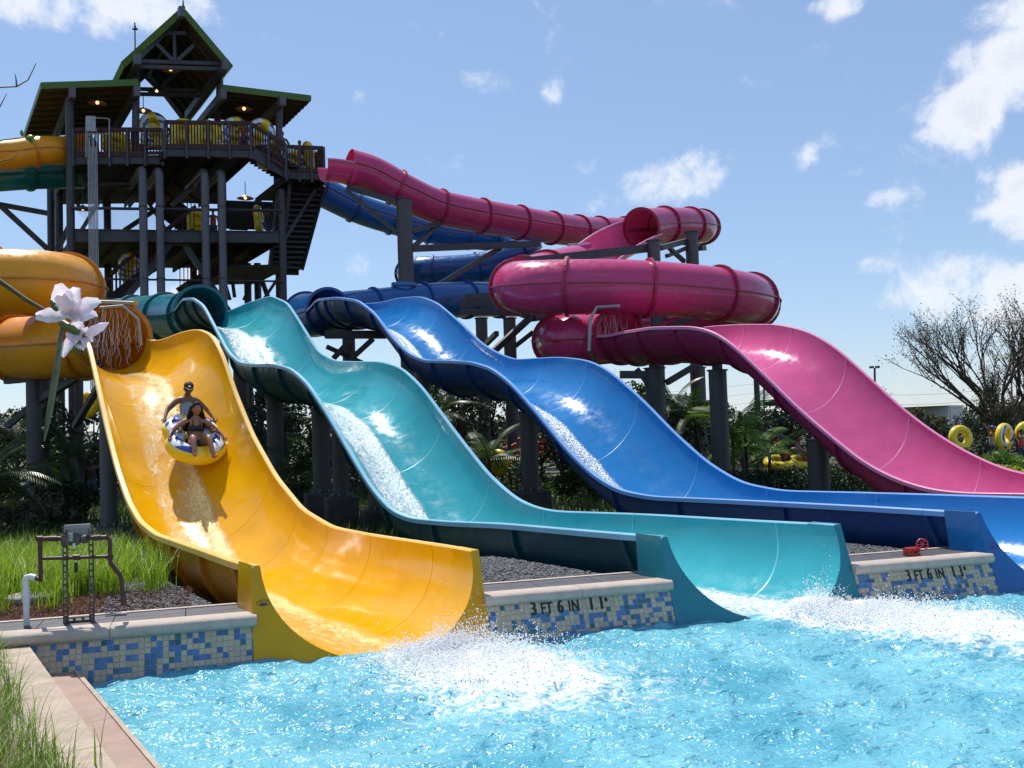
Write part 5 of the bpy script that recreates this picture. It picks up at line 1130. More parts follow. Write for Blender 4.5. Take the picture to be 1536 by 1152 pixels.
smooth_by_angle(MB().tube([Dk(39, .58)-V(0, 0, .1), P(39, 900, dS)], .027, 14).build('pipe', M['pvc'], pv), 60); smooth_by_angle(MB().tube([P(39, 906, dS), P(39, 902, dS), P(39, 886, dS), P(39, 882, dS)], [.027, .034, .034, .027], 14).build('reducer', M['pvc'], pv), 60)
smooth_by_angle(MB().tube([P(39, 884, dS), P(38, 872, dS), P(40, 866, dS), P(46, 865, dS), P(54, 867, dS)], .030, 14).build('elbow', M['pvc'], pv), 60); smooth_by_angle(MB().tube([P(52, 867, dS), P(60, 869, dS)], .022, 12).build('plug', M['brownpipe'], pv), 50)
q = Dk(33, 1.0); cl = MB().lathe(G(45, 905, ZT-.08), [(0, .10), (.24, .10), (.255, .085), (.255, 0)], 28).build('lid', M['concrete']); smooth_by_angle(cl, 40); tag(cl, 'round concrete lid lying on the mulch behind the standpipe', 'lid')
bk = MB().box(Dk(168, .74)+V(0, 0, .02), (.14, .05, .014), (T, NB, V(0, 0, 1))).tube([Dk(166, .74)+V(0, 0, .02), Dk(166, .74)+V(0, 0, .045)], .012, 8).box(Dk(180, .70)+V(0, 0, .012), (.1, .035, .02), (T, NB, V(0, 0, 1))).build('bracket', M['galv']); tag(bk, 'small loose metal bracket lying on the dark slabs right of the valve stand', 'bracket')
# red valve with hand wheel behind the right wall
rv = thing('red_valve', 'red valve with hand wheel on the slabs behind the right depth-marked wall', 'valve', loc=Dk(1366, .45)); qv = Dk(1366, .45)
MB().tube([qv+T*-.10+V(0, 0, .07), qv+T*.10+V(0, 0, .07)], .035, 12).tube([qv, qv+V(0, 0, .09)], .03, 10).box(qv+V(0, 0, .02), (.18, .10, .03), (T, NB, V(0, 0, 1))).box(qv-T*.07+V(0, 0, .05), (.03, .09, .09), (T, NB, V(0, 0, 1))).build('valve_body', M['redpaint'], rv)
wc = qv+T*.12-NB*.05+V(0, 0, .13); axs = (T*.95-NB*.3, V(0, 0, 1)); axs = [a/np.linalg.norm(a) for a in axs]
MB().tube([wc+axs[0]*.07*math.cos(k/20*2*math.pi)+axs[1]*.07*math.sin(k/20*2*math.pi) for k in range(20)], .009, 8, closed=True).build('hand_wheel', M['redpaint'], rv)
for k in range(3): a_ = math.pi*k/3; MB().tube([wc-axs[0]*.07*math.cos(a_)-axs[1]*.07*math.sin(a_), wc+axs[0]*.07*math.cos(a_)+axs[1]*.07*math.sin(a_)], .006, 6).build('spoke', M['redpaint'], rv)

# ------------------------------------------------------------------ gravel and mulch
M['gravel'] = mat('gravel_stones', (.12, .12, .125), .8, rand=.5); M['mulch'] = mat('pine_mulch', (.16, .065, .035), .9, rand=.5)
M['gravelbed'] = mat('gravel_bed', (.09, .09, .095), .95, col2=(.14, .14, .15), vscale=30, bump=.6, bscale=50); M['mulchbed'] = mat('mulch_bed', (.07, .03, .018), .95, col2=(.14, .06, .03), vscale=25, bump=.6, bscale=40)
def inslide(p):
    for s in SL.values():
        q = p-s['c0']; sv = q@s['e']; l = q@s['r']
        if -1 < sv < 9.5 and abs(l) < s['hw']+.1: return True
    return False
def bed(name, a0, a1, b0, b1, m, hh=.012):
    na, nb = int((a1-a0)/.16), int((b1-b0)/.16); mb = MB(); vs = []
    for j in range(nb+1):
        for i in range(na+1): p = W(a0+(a1-a0)*i/na, b0+(b1-b0)*j/nb, 0); p[2] = carve(p)+hh+.008; vs.append(p)
    mb.add(vs, [(j*(na+1)+i, j*(na+1)+i+1, (j+1)*(na+1)+i+1, (j+1)*(na+1)+i) for j in range(nb) for i in range(na)]); tag(mb.build(name, m, smooth=True), kind='structure')
bed('gravel_bed', -3.6, 9.5, .885, 4.6, M['gravelbed']); bed('mulch_bed', -9, -3.605, .885, 4.0, M['mulchbed'])
c = []; z_ = []
while len(c) < 15000:
    p = W(random.uniform(-4.1, 6.5), random.uniform(.89, 3.6), 0)
    if inslide(p): continue
    p[2] = carve(p)+.03+random.uniform(0, .012); c.append(p); z_.append(random.uniform(.008, .021))
z_ = np.array(z_)
tag(cloud_mesh('gravel', c, np.stack([z_*1.2, z_, z_*.7], 1), ICO, ICOF, M['gravel'], smooth=False), kind='stuff')
c = [W(random.uniform(-7.5, -3.2), random.uniform(.89, 2.6), GZ+.012+random.uniform(0, .02)) for _ in range(14000)]; c = [p for p in c if not inslide(p)]; z_ = rng.uniform(.012, .05, len(c))
BAR = [(-.5, -.05, -.02), (.5, -.05, -.02), (.5, .05, -.02), (-.5, .05, -.02), (0, 0, .06)]
tag(cloud_mesh('mulch', c, np.stack([z_*1.6, z_, z_], 1), BAR, [(0, 1, 4), (1, 2, 4), (2, 3, 4), (3, 0, 4)], M['mulch'], smooth=False), kind='stuff')

# ------------------------------------------------------------------ grass
def grass(name, roots, h, wd, m, label=None, lean=.5, seg=4, parent=None):
    roots = np.asarray(roots); n = len(roots); az = rng.uniform(0, 2*math.pi, n); hh = h*rng.uniform(.55, 1.15, n); ln = lean*rng.uniform(.2, 1.3, n); ww = wd*rng.uniform(.6, 1.3, n)
    dx, dy = np.cos(az), np.sin(az); V_ = []
    for k in range(seg+1):
        u = k/seg; out_ = ln*hh*u**2; z = hh*(u-.35*ln*u**2.4); w_ = ww*(1-u**1.6)+.0006
        cx = roots[:, 0]+dx*out_; cy_ = roots[:, 1]+dy*out_; cz = roots[:, 2]+z
        V_.append(np.stack([cx-dy*w_/2, cy_+dx*w_/2, cz], 1)); V_.append(np.stack([cx+dy*w_/2, cy_-dx*w_/2, cz], 1))
    v = np.stack(V_, 1).reshape(-1, 3); k2 = 2*(seg+1); base = np.arange(n)*k2
    f = np.concatenate([np.stack([base+2*k, base+2*k+1, base+2*k+3, base+2*k+2], 1) for k in range(seg)])
    me = bpy.data.meshes.new(name); me.from_pydata(v.tolist(), [], f.tolist()); me.materials.append(M[m]); o = bpy.data.objects.new(name, me); COL.objects.link(o); tag(o, label, None, None, 'stuff')
    if parent is not None: o.parent = parent
    return o
M['grass_lime'] = mat('lime_grass', (.25, .38, .02), .5, rand=.4, trans=.4)
# tall bright ornamental grass behind the valve stand, growing in tussocks
rt = []
for _ in range(420):
    a_, b_ = random.uniform(-9.5, -3.6), random.uniform(1.7, 7.5)
    if a_ > -4.6 and b_ < 2.4: continue
    c0 = W(a_, b_, groundz(b_)-.02)
    if inslide(c0): continue
    for _ in range(random.randint(25, 45)): g = rng.normal(0, .09, 2); rt.append(c0+V(g[0], g[1], 0))
grass('ornamental_grass', rt, .62, .011, 'grass_lime', 'tall bright green ornamental grass behind the valve stand', .62)
rt = []
for (px, py) in ((135, 890), (60, 868), (20, 890)):
    c0 = G(px, py, GZ)
    for _ in range(170): g = rng.normal(0, .07, 2); rt.append(c0+V(g[0], g[1], 0))
grass('grass_tussock', rt, .50, .010, 'grass_lime', 'three tussocks of green grass rooted in the mulch', .7)
# rough grass below and behind the slides
rt = [V(*(W(random.uniform(-9, 22), random.uniform(6.5, 24), 0))) for _ in range(30000)]; rt = [p for p in rt if not (-9 < (p-OW)@T < 13 and inslide(p))]
for p in rt: p[2] = groundz((p-OW)@NB)-.03
grass('rough_grass', rt, .42, .022, 'grass_under', 'rough grass growing under and behind the slides', .5, 3) if False else None
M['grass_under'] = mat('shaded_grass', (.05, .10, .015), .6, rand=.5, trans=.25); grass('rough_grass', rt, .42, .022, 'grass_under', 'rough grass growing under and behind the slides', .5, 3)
# long grass on the bank in the near left corner
rt = []
def bankp(): u = random.uniform(0, 7.2); v = random.uniform(.52, 3.0); return K0+KD*u+NL*v+V(0, 0, .29)
for _ in range(800):
    c0 = bankp()
    for _ in range(30): g = rng.normal(0, .05, 2); rt.append(c0+V(g[0], g[1], 0))
for _ in range(70):
    u = random.uniform(.3, 6.5); c0 = K0+KD*u+NL*random.uniform(.30, .55)+V(0, 0, .30)
    for _ in range(16): g = rng.normal(0, .04, 2); rt.append(c0+V(g[0], g[1], 0))
grass('bank_grass', rt, .37, .0062, 'grass', 'long green grass on the bank in the near left corner', .85, 5)
rt = [bankp() for _ in range(11000)]; grass('dry_grass', rt, .40, .005, 'grass_dry', 'dry brown stalks among the bank grass', .7, 4)
q = [G(150, 1150, .3)+V(random.uniform(-.03, .03), random.uniform(-.03, .03), 0) for _ in range(4)]; grass('grass_sprig', q, .34, .011, 'grass', 'single sprig of broad grass blades standing over the pink step', .5, 6)

# ------------------------------------------------------------------ trees, palms, bushes
LEAF = [(0, -.5, 0), (.27, 0, .07), (0, .5, 0), (-.27, 0, .07)]
def leaves(cen_r, n, size, m, parent, name='crown', shell=.55):
    """n leaf-sized faces spread through clumps (centre, radii)"""
    wts = np.array([r[0]*r[1]*r[2] for _, r in cen_r])**.8; wts /= wts.sum(); pick = rng.choice(len(cen_r), n, p=wts)
    C_ = np.array([c for c, _ in cen_r])[pick]; R_ = np.array([r for _, r in cen_r])[pick]
    d = rng.normal(size=(n, 3)); d /= np.linalg.norm(d, axis=1)[:, None]; rad = rng.uniform(shell, 1, n)[:, None]**.7*rng.uniform(.85, 1.08, n)[:, None]
    o = cloud_mesh(name, C_+d*R_*rad, size*rng.uniform(.6, 1.3, n), LEAF, [(0, 1, 2, 3)], M[m], parent, smooth=False); o['kind'] = 'stuff' if False else 'thing'; return o
def tree(label, base, h, w_, m='leaf_dark', n=2600, size=.16, trunk=.10, clumps=16, cat='tree', name='tree', crown0=.25, group=None, sparse=False):
    base = np.asarray(base, float); th = thing(name, label, cat, group, loc=base); cl = []
    mb = MB(); lb = MB()
    tp = [base, base+V(random.uniform(-.1, .1)*w_, 0, h*.35), base+V(random.uniform(-.1, .1)*w_, 0, h*.7)]
    mb.tube(spline(tp, 4), list(np.linspace(trunk, trunk*.35, 9)), 8)
    for i in range(clumps):
        u = random.uniform(crown0, 1); a = random.uniform(0, 2*math.pi); rr = w_*.5*math.sin(math.pi*min(.97, .22+.72*(u-crown0)/(1-crown0)))**.7*random.uniform(.35, 1)
        c = base+V(math.cos(a)*rr, math.sin(a)*rr, h*u*random.uniform(.9, 1)); q = w_*random.uniform(.12, .22); cl.append((c, (q, q, q*.75)))
        s0 = base+V(0, 0, h*max(.12, u*.55)); lb.tube(spline([s0, (s0+c)/2+V(0, 0, .1*h*random.random()), c], 3), list(np.linspace(trunk*.45, trunk*.1, 7)), 5)
    mb.build('trunk', M['bark'], th, smooth=True); lb.build('limbs', M['bark'], th, smooth=True); leaves(cl, n, size, m, th); return th
def gpt(px, d, z=None):
    v = P(px, 650, d); return V(v[0], v[1], (groundz((v-OW)@NB)-.05) if z is None else z)
def frond_mesh(L=1.5, n=26, wl=.34, droop=.9, lw=.035):
    vs, fs = [], []; k = 0
    def rach(u): return V(L*u*(1-.12*u), 0, L*(.55*u-droop*u*u*.8))
    for i in range(n):
        u = (i+1)/(n+.5); p = rach(u); d = rach(min(1, u+.02))-rach(u-.02); d /= np.linalg.norm(d); ll = wl*math.sin(math.pi*min(1, .12+u*.86))**.6
        for sg in (-1, 1):
            dr = V(d[0]*.55, sg*.8, d[2]*.5-.22); dr /= np.linalg.norm(dr); t1 = p+dr*ll*.55; t2 = p+dr*ll-V(0, 0, ll*.22); w_ = d*lw*.5
            vs += [p-w_*.5, p+w_*.5, t1+w_, t1-w_, t2]; fs += [(k, k+1, k+2, k+3), (k+3, k+2, k+4)]; k += 5
    pr = [rach(i/8) for i in range(9)]
    for i in range(8):
        a, b = pr[i], pr[i+1]; vs += [a+V(0, .012, 0), a-V(0, .012, 0), b-V(0, .010, 0), b+V(0, .010, 0), a-V(0, 0, .02), b-V(0, 0, .018)]; fs += [(k, k+1, k+2, k+3), (k+1, k+4, k+5, k+2), (k+4, k, k+3, k+5)]; k += 6
    me = bpy.data.meshes.new('frond'); me.from_pydata([tuple(v) for v in vs], [], fs); return me
FR = {}
for mk_ in ('palm', 'leaf_light', 'leaf_mid', 'leaf_dark'):
    FR[mk_] = []
    for L, dp in ((1.5, .9), (1.7, .6), (1.4, 1.15)): me = frond_mesh(L, droop=dp); me.materials.append(M[mk_]); FR[mk_].append(me)
def palm(label, base, h, spread=1., nf=18, m='palm', stems=1, sc=1., group='palms planted around the slides'):
    th = thing('palm', label, 'palm', group, loc=base)
    for s_ in range(stems):
        off = V(random.uniform(-.3, .3), random.uniform(-.3, .3), 0)*(stems > 1)*sc; tp = V(random.uniform(-.15, .15), random.uniform(-.1, .1), h*random.uniform(.75, 1) if stems > 1 else h)
        b0 = np.asarray(base)+off; MB().tube(spline([b0, b0+tp*.5+V(.03, 0, 0), b0+tp], 3), list(np.linspace(.07*sc, .04*sc, 7)), 8).build('trunk', M['bark'], th, smooth=True)
        for i in range(nf//stems):
            o = bpy.data.objects.new('frond', random.choice(FR[m])); COL.objects.link(o); o.parent = th; o.location = tuple(off+tp); k = sc*random.uniform(.8, 1.15)*spread; o.scale = (k, k, k)
            o.rotation_euler = (random.uniform(-.3, .3), -random.uniform(-.35, .95)+.1, random.uniform(0, 2*math.pi))
    return th
# far horizon: a band of distant trees (one mass), with nearer trees one by one
c = []
for i in range(260):
    x = random.uniform(-190, 230); d = random.uniform(110, 190); c.append((V(x, d, random.uniform(0, 2.2)), (random.uniform(2, 5), 3, random.uniform(1.8, 3.4))))
fb = leaves(c, 26000, 1.1, 'leaf_dark', None, 'far_woods', .3); tag(fb, 'distant band of dark woods along the horizon', None, None, 'stuff')
bg_ = [(-40, 34, 3.2, 3.4, 'leaf_dark'), (25, 31, 2.9, 3.2, 'leaf_mid'), (85, 33, 3.5, 3.2, 'leaf_dark'), (140, 36, 3.2, 3.2, 'leaf_dark'), (205, 40, 3.2, 4, 'leaf_dark'), (270, 42, 3.5, 4, 'leaf_dark'), (335, 40, 3.3, 3.8, 'leaf_dark'), (385, 38, 3.9, 3.6, 'leaf_mid'), (425, 33, 3.7, 3.0, 'leaf_dark'), (470, 36, 3.6, 3.6, 'leaf_dark'), (528, 38, 3.2, 3.4, 'leaf_dark'), (590, 40, 3.7, 3.8, 'leaf_dark'), (642, 36, 3.9, 3.2, 'leaf_mid'), (690, 34, 4.3, 3.4, 'leaf_dark'), (738, 38, 4.2, 3.4, 'leaf_olive'), (812, 40, 3.9, 3.8, 'leaf_dark'), (862, 42, 3.6, 3.6, 'leaf_dark'), (915, 44, 3.6, 3.6, 'leaf_dark'), (965, 40, 3.7, 3.2, 'leaf_mid'), (1022, 44, 3.3, 3.4, 'leaf_dark'), (1068, 42, 2.8, 3.4, 'leaf_dark'), (1128, 46, 2.6, 4.0, 'leaf_dark'), (1180, 44, 3.5, 4.0, 'leaf_dark'), (1222, 46, 3.9, 4.2, 'leaf_dark'), (1290, 48, 3.2, 4.4, 'leaf_dark'), (1350, 44, 2.0, 3.0, 'leaf_mid'), (1388, 43, 2.6, 1.8, 'leaf_olive'), (1412, 47, 1.5, 3.0, 'leaf_dark'), (1475, 50, 2.3, 3.4, 'leaf_dark'), (1530, 52, 2.9, 4.6, 'leaf_dark'), (1600, 50, 3.2, 4.6, 'leaf_dark')]
KINDN = {'leaf_dark': ('dense dark green', 'shaded'), 'leaf_mid': ('mid green leafy', 'looser'), 'leaf_olive': ('olive thin-leaved', 'open')}
WH = ['behind the left edge under the yellow tubes', 'left of the paired yellow tube columns', 'right of the paired yellow tube columns', 'behind the neck of the yellow slide', 'hidden behind the upper yellow slide', 'behind the far rim of the yellow slide', 'below the tower, behind the yellow slide rim', 'below the teal tube in the gap beside the yellow rim', 'in the gap left of the teal columns', 'behind the paired teal columns', 'right of the paired teal columns', 'behind the middle of the teal slide', 'at the left of the gap below the blue slide', 'beside the thick column below the blue slide', 'right of the thick column below the blue slide', 'right of the concrete-block column below the blue slide', 'below the second blue hump', 'behind the steep part of the blue slide', 'below the pink tube mouth', 'between the two columns under the pink slide', 'right of the flat-capped column under the pink slide', 'below the far lamp pole under the pink slide', 'left of the thick pink slide column', 'behind the thick pink slide column', 'behind the lower part of the pink slide', 'in front of the white trailer left end', 'at the corner of the white trailer', 'below the big bare tree at its left', 'below the big bare tree trunk', 'at the right edge beyond the bathers', 'beyond the right edge of the view']
for (px, d, h, w_, mt), wh in zip(bg_, WH):
    tree(f'{KINDN[mt][0]} tree growing {wh}', gpt(px, d), h, w_, mt, 2600, .17, .09, 18, crown0=.08, group='background trees behind the slides')
# second, nearer row of shrubs making the shade below the slides solid
sh = [(15, 22, 1.4, 2.2, 'leaf_olive', 'grey-green shrub at the left edge above the ornamental grass'), (95, 23, 1.2, 2.0, 'leaf_dark', 'dark shrub under the yellow tubes beside the block column'), (430, 28, 1.5, 2.4, 'leaf_dark', 'dark shrub in the gap between yellow rim and teal columns'), (455, 24, .9, 1.4, 'leaf_mid', 'small shrub at the foot of the teal columns'), (560, 28, 1.4, 2.4, 'leaf_dark', 'dark shrub right of the teal columns'), (680, 29, 1.9, 2.6, 'leaf_dark', 'dark shrub in the gap left of the blue slide column'), (745, 30, 1.5, 2.4, 'leaf_mid', 'leafy shrub around the carried ring below the blue slide'), (840, 28, 1.7, 2.6, 'leaf_dark', 'dark shrub with red flowers right of the block column'), (890, 27, 1.2, 2.2, 'leaf_mid', 'green shrub below the steep part of the blue slide'), (1010, 30, 1.9, 2.6, 'leaf_dark', 'dark shrub behind the rim of the blue slide'), (1330, 34, 1.3, 2.6, 'leaf_mid', 'green shrub behind the lower pink slide rim'), (1460, 30, 1.0, 2.4, 'leaf_mid', 'green shrub in front of the bathers'), (1505, 26, .95, 2.0, 'leaf_light', 'bright yellow-green shrub at the right edge in front of the bathers'), (1528, 24, .9, 1.6, 'leaf_yellow', 'yellow-leaved shrub at the right edge')]
for px, d, h, w_, mt, lb in sh: tree(lb, gpt(px, d), h, w_, mt, 1800, .12, .05, 14, 'shrub', 'shrub', crown0=.1, group='shrubs under and behind the slides')
# clipped hedge right of the blue slide
hd = thing('hedge', 'long clipped dark hedge between the blue and the pink slide', 'hedge', loc=gpt(1210, 22)); cl = []
for i in range(26): p = gpt(1085+i*10, 23+.11*i); cl.append((p+V(0, 0, .45), (.5, .5, .52)))
leaves(cl, 9000, .085, 'leaf_dark', hd, 'foliage', .5)
# palms
for px, d, h, m_, nf, st, lb in ((20, 25, 2.1, 'leaf_dark', 22, 1, 'dark palm at the left edge below the yellow tubes'), (118, 25, 1.7, 'palm', 18, 1, 'palm between the yellow tube columns and the yellow slide'), (-8, 20, 1.2, 'palm', 16, 1, 'low palm cut by the left edge of the view'),
    (415, 27, 2.1, 'palm', 18, 1, 'palm with bright fronds in the gap beside the yellow rim'), (445, 25, 1.1, 'leaf_mid', 14, 1, 'low palm left of the teal columns'), (412, 44, 6.6, 'leaf_dark', 26, 1, 'tall thin palm by the right tower column'), (655, 31, 2.4, 'palm', 16, 1, 'palm in the gap below the blue slide'), (735, 28, 1.2, 'leaf_mid', 14, 1, 'low pale palm left of the concrete-block column'),
    (855, 30, 2.3, 'palm', 16, 1, 'palm under the blue slide near its second hump'), (1015, 30, 2.6, 'palm', 20, 1, 'tall feathery palm between the columns under the pink slide'), (1052, 29, 2.1, 'leaf_mid', 18, 2, 'clump of palm right of the flat-capped column'), (1100, 27, 1.8, 'leaf_light', 22, 3, 'bright green palm clump under the pink slide'), (1140, 28, 1.3, 'leaf_light', 18, 2, 'low bright palm clump left of the lazy river rafts'), (1512, 27, .5, 'leaf_yellow', 0, 1, '')):
    if lb: palm(lb, gpt(px, d), h, 1., nf, m_, st)
# red blossoms in the shrubs below the blue slide
c = [P(random.gauss(800, 18), random.gauss(668, 9), 26.6) for _ in range(60)]; M['blossom'] = mat('red_blossom', (.55, .08, .02), .5, rand=.3)
tag(cloud_mesh('blossoms', c, rng.uniform(.03, .06, 60), ICO, ICOF, M['blossom']), 'small red blossoms below the second hump of the blue slide', None, None, 'stuff')
# big sparse tree at the right
bt = gpt(1504, 44); th = thing('tree', 'big half-bare spreading tree at the right edge beyond the bathers', 'tree', 'background trees behind the slides', loc=bt); mb = MB(); tips = []
def grow(p, d, L, r, lev):
    n = 4; pts = [p]
    for i in range(n): d = d+V(random.uniform(-.13, .13), random.uniform(-.13, .13), .03); d /= np.linalg.norm(d); p = p+d*L/n; pts.append(p)
    mb.tube(pts, list(np.linspace(r, r*.62, n+1)), 7 if lev < 2 else 4)
    if lev >= 3: tips.extend(pts[1:])
    if lev < 6:
        for _ in range(3 if lev < 4 else 2):
            a = random.uniform(0, 2*math.pi); sp = random.uniform(.35, .62); nd = d+V(math.cos(a)*sp, math.sin(a)*sp, .12); nd /= np.linalg.norm(nd); grow(p if random.random() < .6 else pts[random.choice((2, 3))], nd, L*random.uniform(.66, .82), r*.58, lev+1)
grow(bt, V(0, 0, 1), 1.3, .20, 0)
for a in (-.62, .9, -.4, .6, -.2, .3, 0): grow(bt+V(0, 0, .9), V(a, random.uniform(-.3, .3), .9)/np.linalg.norm(V(a, 0, .9)), 2.1, .11, 1)
mb.build('trunk', M['bark'], th, smooth=True); tips = np.array(tips); pk_ = tips[rng.integers(0, len(tips), 11000)]+rng.normal(0, .15, (11000, 3)); cloud_mesh('crown', pk_, rng.uniform(.05, .12, 11000), LEAF, [(0, 1, 2, 3)], M['leaf_olive'], th, smooth=False)
# thin bare sapling left of the trailer, bare shrub behind the blue rim
for px, d, h, lb, n_ in ((1368, 40, 1.9, 'thin bare sapling left of the trailer', 1.0), (968, 34, 3.0, 'bare twiggy tree behind the blue slide rim', .9), (752, 40, 3.4, 'bare twiggy tree behind the thick column below the blue slide', .9)):
    b0 = gpt(px, d); th = thing('bare_tree', lb, 'tree', 'thin bare trees', loc=b0); mb = MB(); tips = []; grow(b0, V(0, 0, 1), h*.45, .04, 2); grow(b0, V(.2, 0, 1), h*.4, .03, 2); mb.build('branches', M['bark'], th, smooth=True)

# ------------------------------------------------------------------ people and rings on the right, lazy river
def ring_at(label, px, py, d, nrm, sc=1., hd=False, group='yellow rings carried in the background'):
    o = make_raft('swim_ring', label, 'swim ring', group, two=False, R=.36, r=.165, handles=hd); z = np.asarray(nrm, float); z /= np.linalg.norm(z); x = np.cross(V(0, 0, 1), z); x /= np.linalg.norm(x); setM(o, P(px, py, d), x, np.cross(z, x), z, sc)
ring_at('yellow ring carried upright behind the foot of the pink slide rim', 1441, 657, 38, (.25, -1, .1), .95)
ring_at('yellow ring with grey print held beside the bather in grey shirt', 1507, 655, 38, (.75, -1, 0), 1.0, True)
ring_at('yellow ring cut off by the right edge above the bather in red', 1541, 650, 38, (0, -1, 0), .9)
ring_at('yellow ring half hidden in grass below the blue slide', 747, 694, 29, (-.7, -1, .1), .75)
ring_at('yellow ring hidden behind the teal slide rim below the blue slide', 724, 690, 31, (-.3, -1, 0), .7)
ring_at('yellow ring carried behind the yellow slide neck', 133, 607, 32, (-.4, -1, 0), .8)
def bather(lb, px, d, sc, shirt, arm, yaw, cap=None, hair='short'): bystander(lb, gpt(px, d, -.05), yaw, shirt, arm, sc=sc, cap=cap, hair=hair, group='bathers walking in the background')
bather('bather in grey shirt and blue cap carrying a ring at the right', 1488, 38.4, 1.0, 'greyshirt', 'up', 2.6, cap='bluecap'); bather('bather in red top at the right edge', 1531, 37.5, .9, 'redshirt', 'up', 2.6)
bather('bather half hidden behind the ring near the pink slide rim', 1436, 39, .93, 'darkshirt', 'up', 2.8); bather('bather walking behind the neck of the yellow slide with a ring', 137, 33, .95, 'darkshirt', 'up', 2.8)
for px, lb in ((1170, 'left yellow raft floating on the lazy river behind the hedge'), (1203, 'right yellow raft floating on the lazy river behind the hedge')):
    o = make_raft('raft', lb, 'raft', 'rafts on the lazy river', two=False, R=.36, r=.14, handles=False); setM(o, P(px, 694, 30), V(1, 0, 0), V(0, .9, .25), V(0, -.25, .9), 1.)
for px, lb, sh_ in ((1176, 'person lying back in the left raft on the lazy river', 'darkshirt'), (1208, 'person lying back in the right raft on the lazy river', 'redshirt')):
    o = person(lb, seated(), 'skin_d', 'people floating on the lazy river', clothes=(('swim_trunks', ['pelvis', 'hipL', 'hipR'], .015, sh_),), detail=1); setM(o, P(px, 688, 30), V(-.3, -1, 0), V(1, -.3, 0), V(0, 0, 1), .9)
um = thing('umbrella', 'dark green umbrella in the trees above the lazy river', 'umbrella', loc=gpt(1212, 34)); q = P(1212, 588, 34); M['umb'] = mat('green_canvas', (.015, .10, .05), .8)
MB().lathe(q, [(.03, .15), (1.5, -.32), (1.5, -.42)], 8).build('canopy', M['umb'], um); MB().tube([V(q[0], q[1], 0), q], .04, 8).build('pole', M['bark'], um)
# trailer
tr_ = thing('trailer', 'pale grey trailer with a dark window behind the pink slide', 'trailer', loc=gpt(1400, 60, 0)); M['trail'] = mat('trailer_paint', (.30, .31, .33), .5, var=.05); M['trail2'] = mat('trailer_end', (.62, .62, .60), .5)
p0, p1, p2 = P(1345, 606, 62), P(1424, 609, 55), P(1443, 609, 57); bz = .6
for a, b, mt, nm in ((p0, p1, 'trail', 'side_wall'), (p1, p2, 'trail2', 'end_wall')):
    d = (b-a); d[2] = 0; L = np.linalg.norm(d); d /= L; MB().box(V((a[0]+b[0])/2, (a[1]+b[1])/2, (p1[2]+bz)/2), (L, .06, p1[2]-bz), (d, np.cross(V(0, 0, 1), d), V(0, 0, 1))).build(nm, M[mt], tr_)
MB().add([V(p0[0], p0[1], p1[2]+.04), V(p1[0], p1[1]-.1, p1[2]+.04), V(p2[0]+.1, p2[1], p1[2]+.04), V(p2[0]-5, p2[1]+7, p1[2]+.04), V(p0[0], p0[1], p1[2]-.08), V(p1[0], p1[1]-.1, p1[2]-.08), V(p2[0]+.1, p2[1], p1[2]-.08), V(p2[0]-5, p2[1]+7, p1[2]-.08)], [(0, 1, 2, 3), (0, 4, 5, 1), (1, 5, 6, 2), (2, 6, 7, 3), (7, 6, 5, 4)]).build('roof', M['trail2'], tr_)
wc = P(1435, 630, 55.8); d = p2-p1; d[2] = 0; d /= np.linalg.norm(d); nn = np.cross(V(0, 0, 1), d); f = MB().box(wc-nn*.0, (.5, .14, .5), (d, nn, V(0, 0, 1))).build('window', M['white'], tr_)
for k in (-.12, .1): MB().box(wc-nn*.075+V(0, 0, k), (.4, .02, .16), (d, nn, V(0, 0, 1))).build('pane', M['black'], f)
# poles and wires far away
lp = thing('lamp_pole', 'plain grey pole standing beyond the pink slide columns', 'pole', loc=gpt(1138, 48)); q = P(1134, 566, 48); MB().tube([gpt(1138, 48), V(gpt(1138, 48)[0], q[1], q[2]+1.5)], [.16, .13], 12).build('shaft', M['steel'], lp)
fl = thing('floodlight_pole', 'twin floodlight just showing above the pink slide rim', 'floodlight', loc=gpt(1312, 55)); q = P(1312, 552, 55); MB().tube([gpt(1312, 55), q], .06, 8).build('pole', M['steel'], fl)
for dx in (-.22, .1): MB().box(q+V(dx+.05, 0, .05), (.2, .2, .12)).build('lamp_head', M['steel2'], fl)
tops = []
for px, d in ((1146, 150), (732, 170), (380, 160), (1560, 140)):
    b0 = gpt(px, d, 0); q = P(px, 572 if px != 380 else 590, d); th = thing('power_pole', {1146: 'thin power pole with crossarm beyond the pink slide columns', 732: 'thin power pole behind the blue slide columns', 380: 'thin power pole seen beside the yellow rim', 1560: 'thin power pole beyond the right edge'}[px], 'power pole', 'power poles on the horizon', loc=b0)
    MB().tube([b0, q], .14, 6).build('pole', M['bark'], th); MB().beam(q-V(1.3, 0, .3), q+V(1.3, 0, -.3), .14, .16).build('crossarm', M['bark'], th); tops.append(q)
for k, (i, j) in enumerate(((2, 1), (1, 0), (0, 3))):
    for dz in (-.2, -1.6, -3.0):
        a, b = tops[i], tops[j]; pts = [a+(b-a)*u+V(0, 0, dz-1.8*math.sin(math.pi*u)) for u in np.linspace(0, 1, 14)]
        tag(MB().tube(pts, .022, 3).build('power_line', M['black']), {(-.2): 'top', (-1.6): 'middle', (-3.0): 'lowest'}[dz]+' power line '+('left of the middle pole', 'between the poles behind the columns', 'right of the pole beyond the pink slide')[k], 'power line', 'power lines on the horizon')

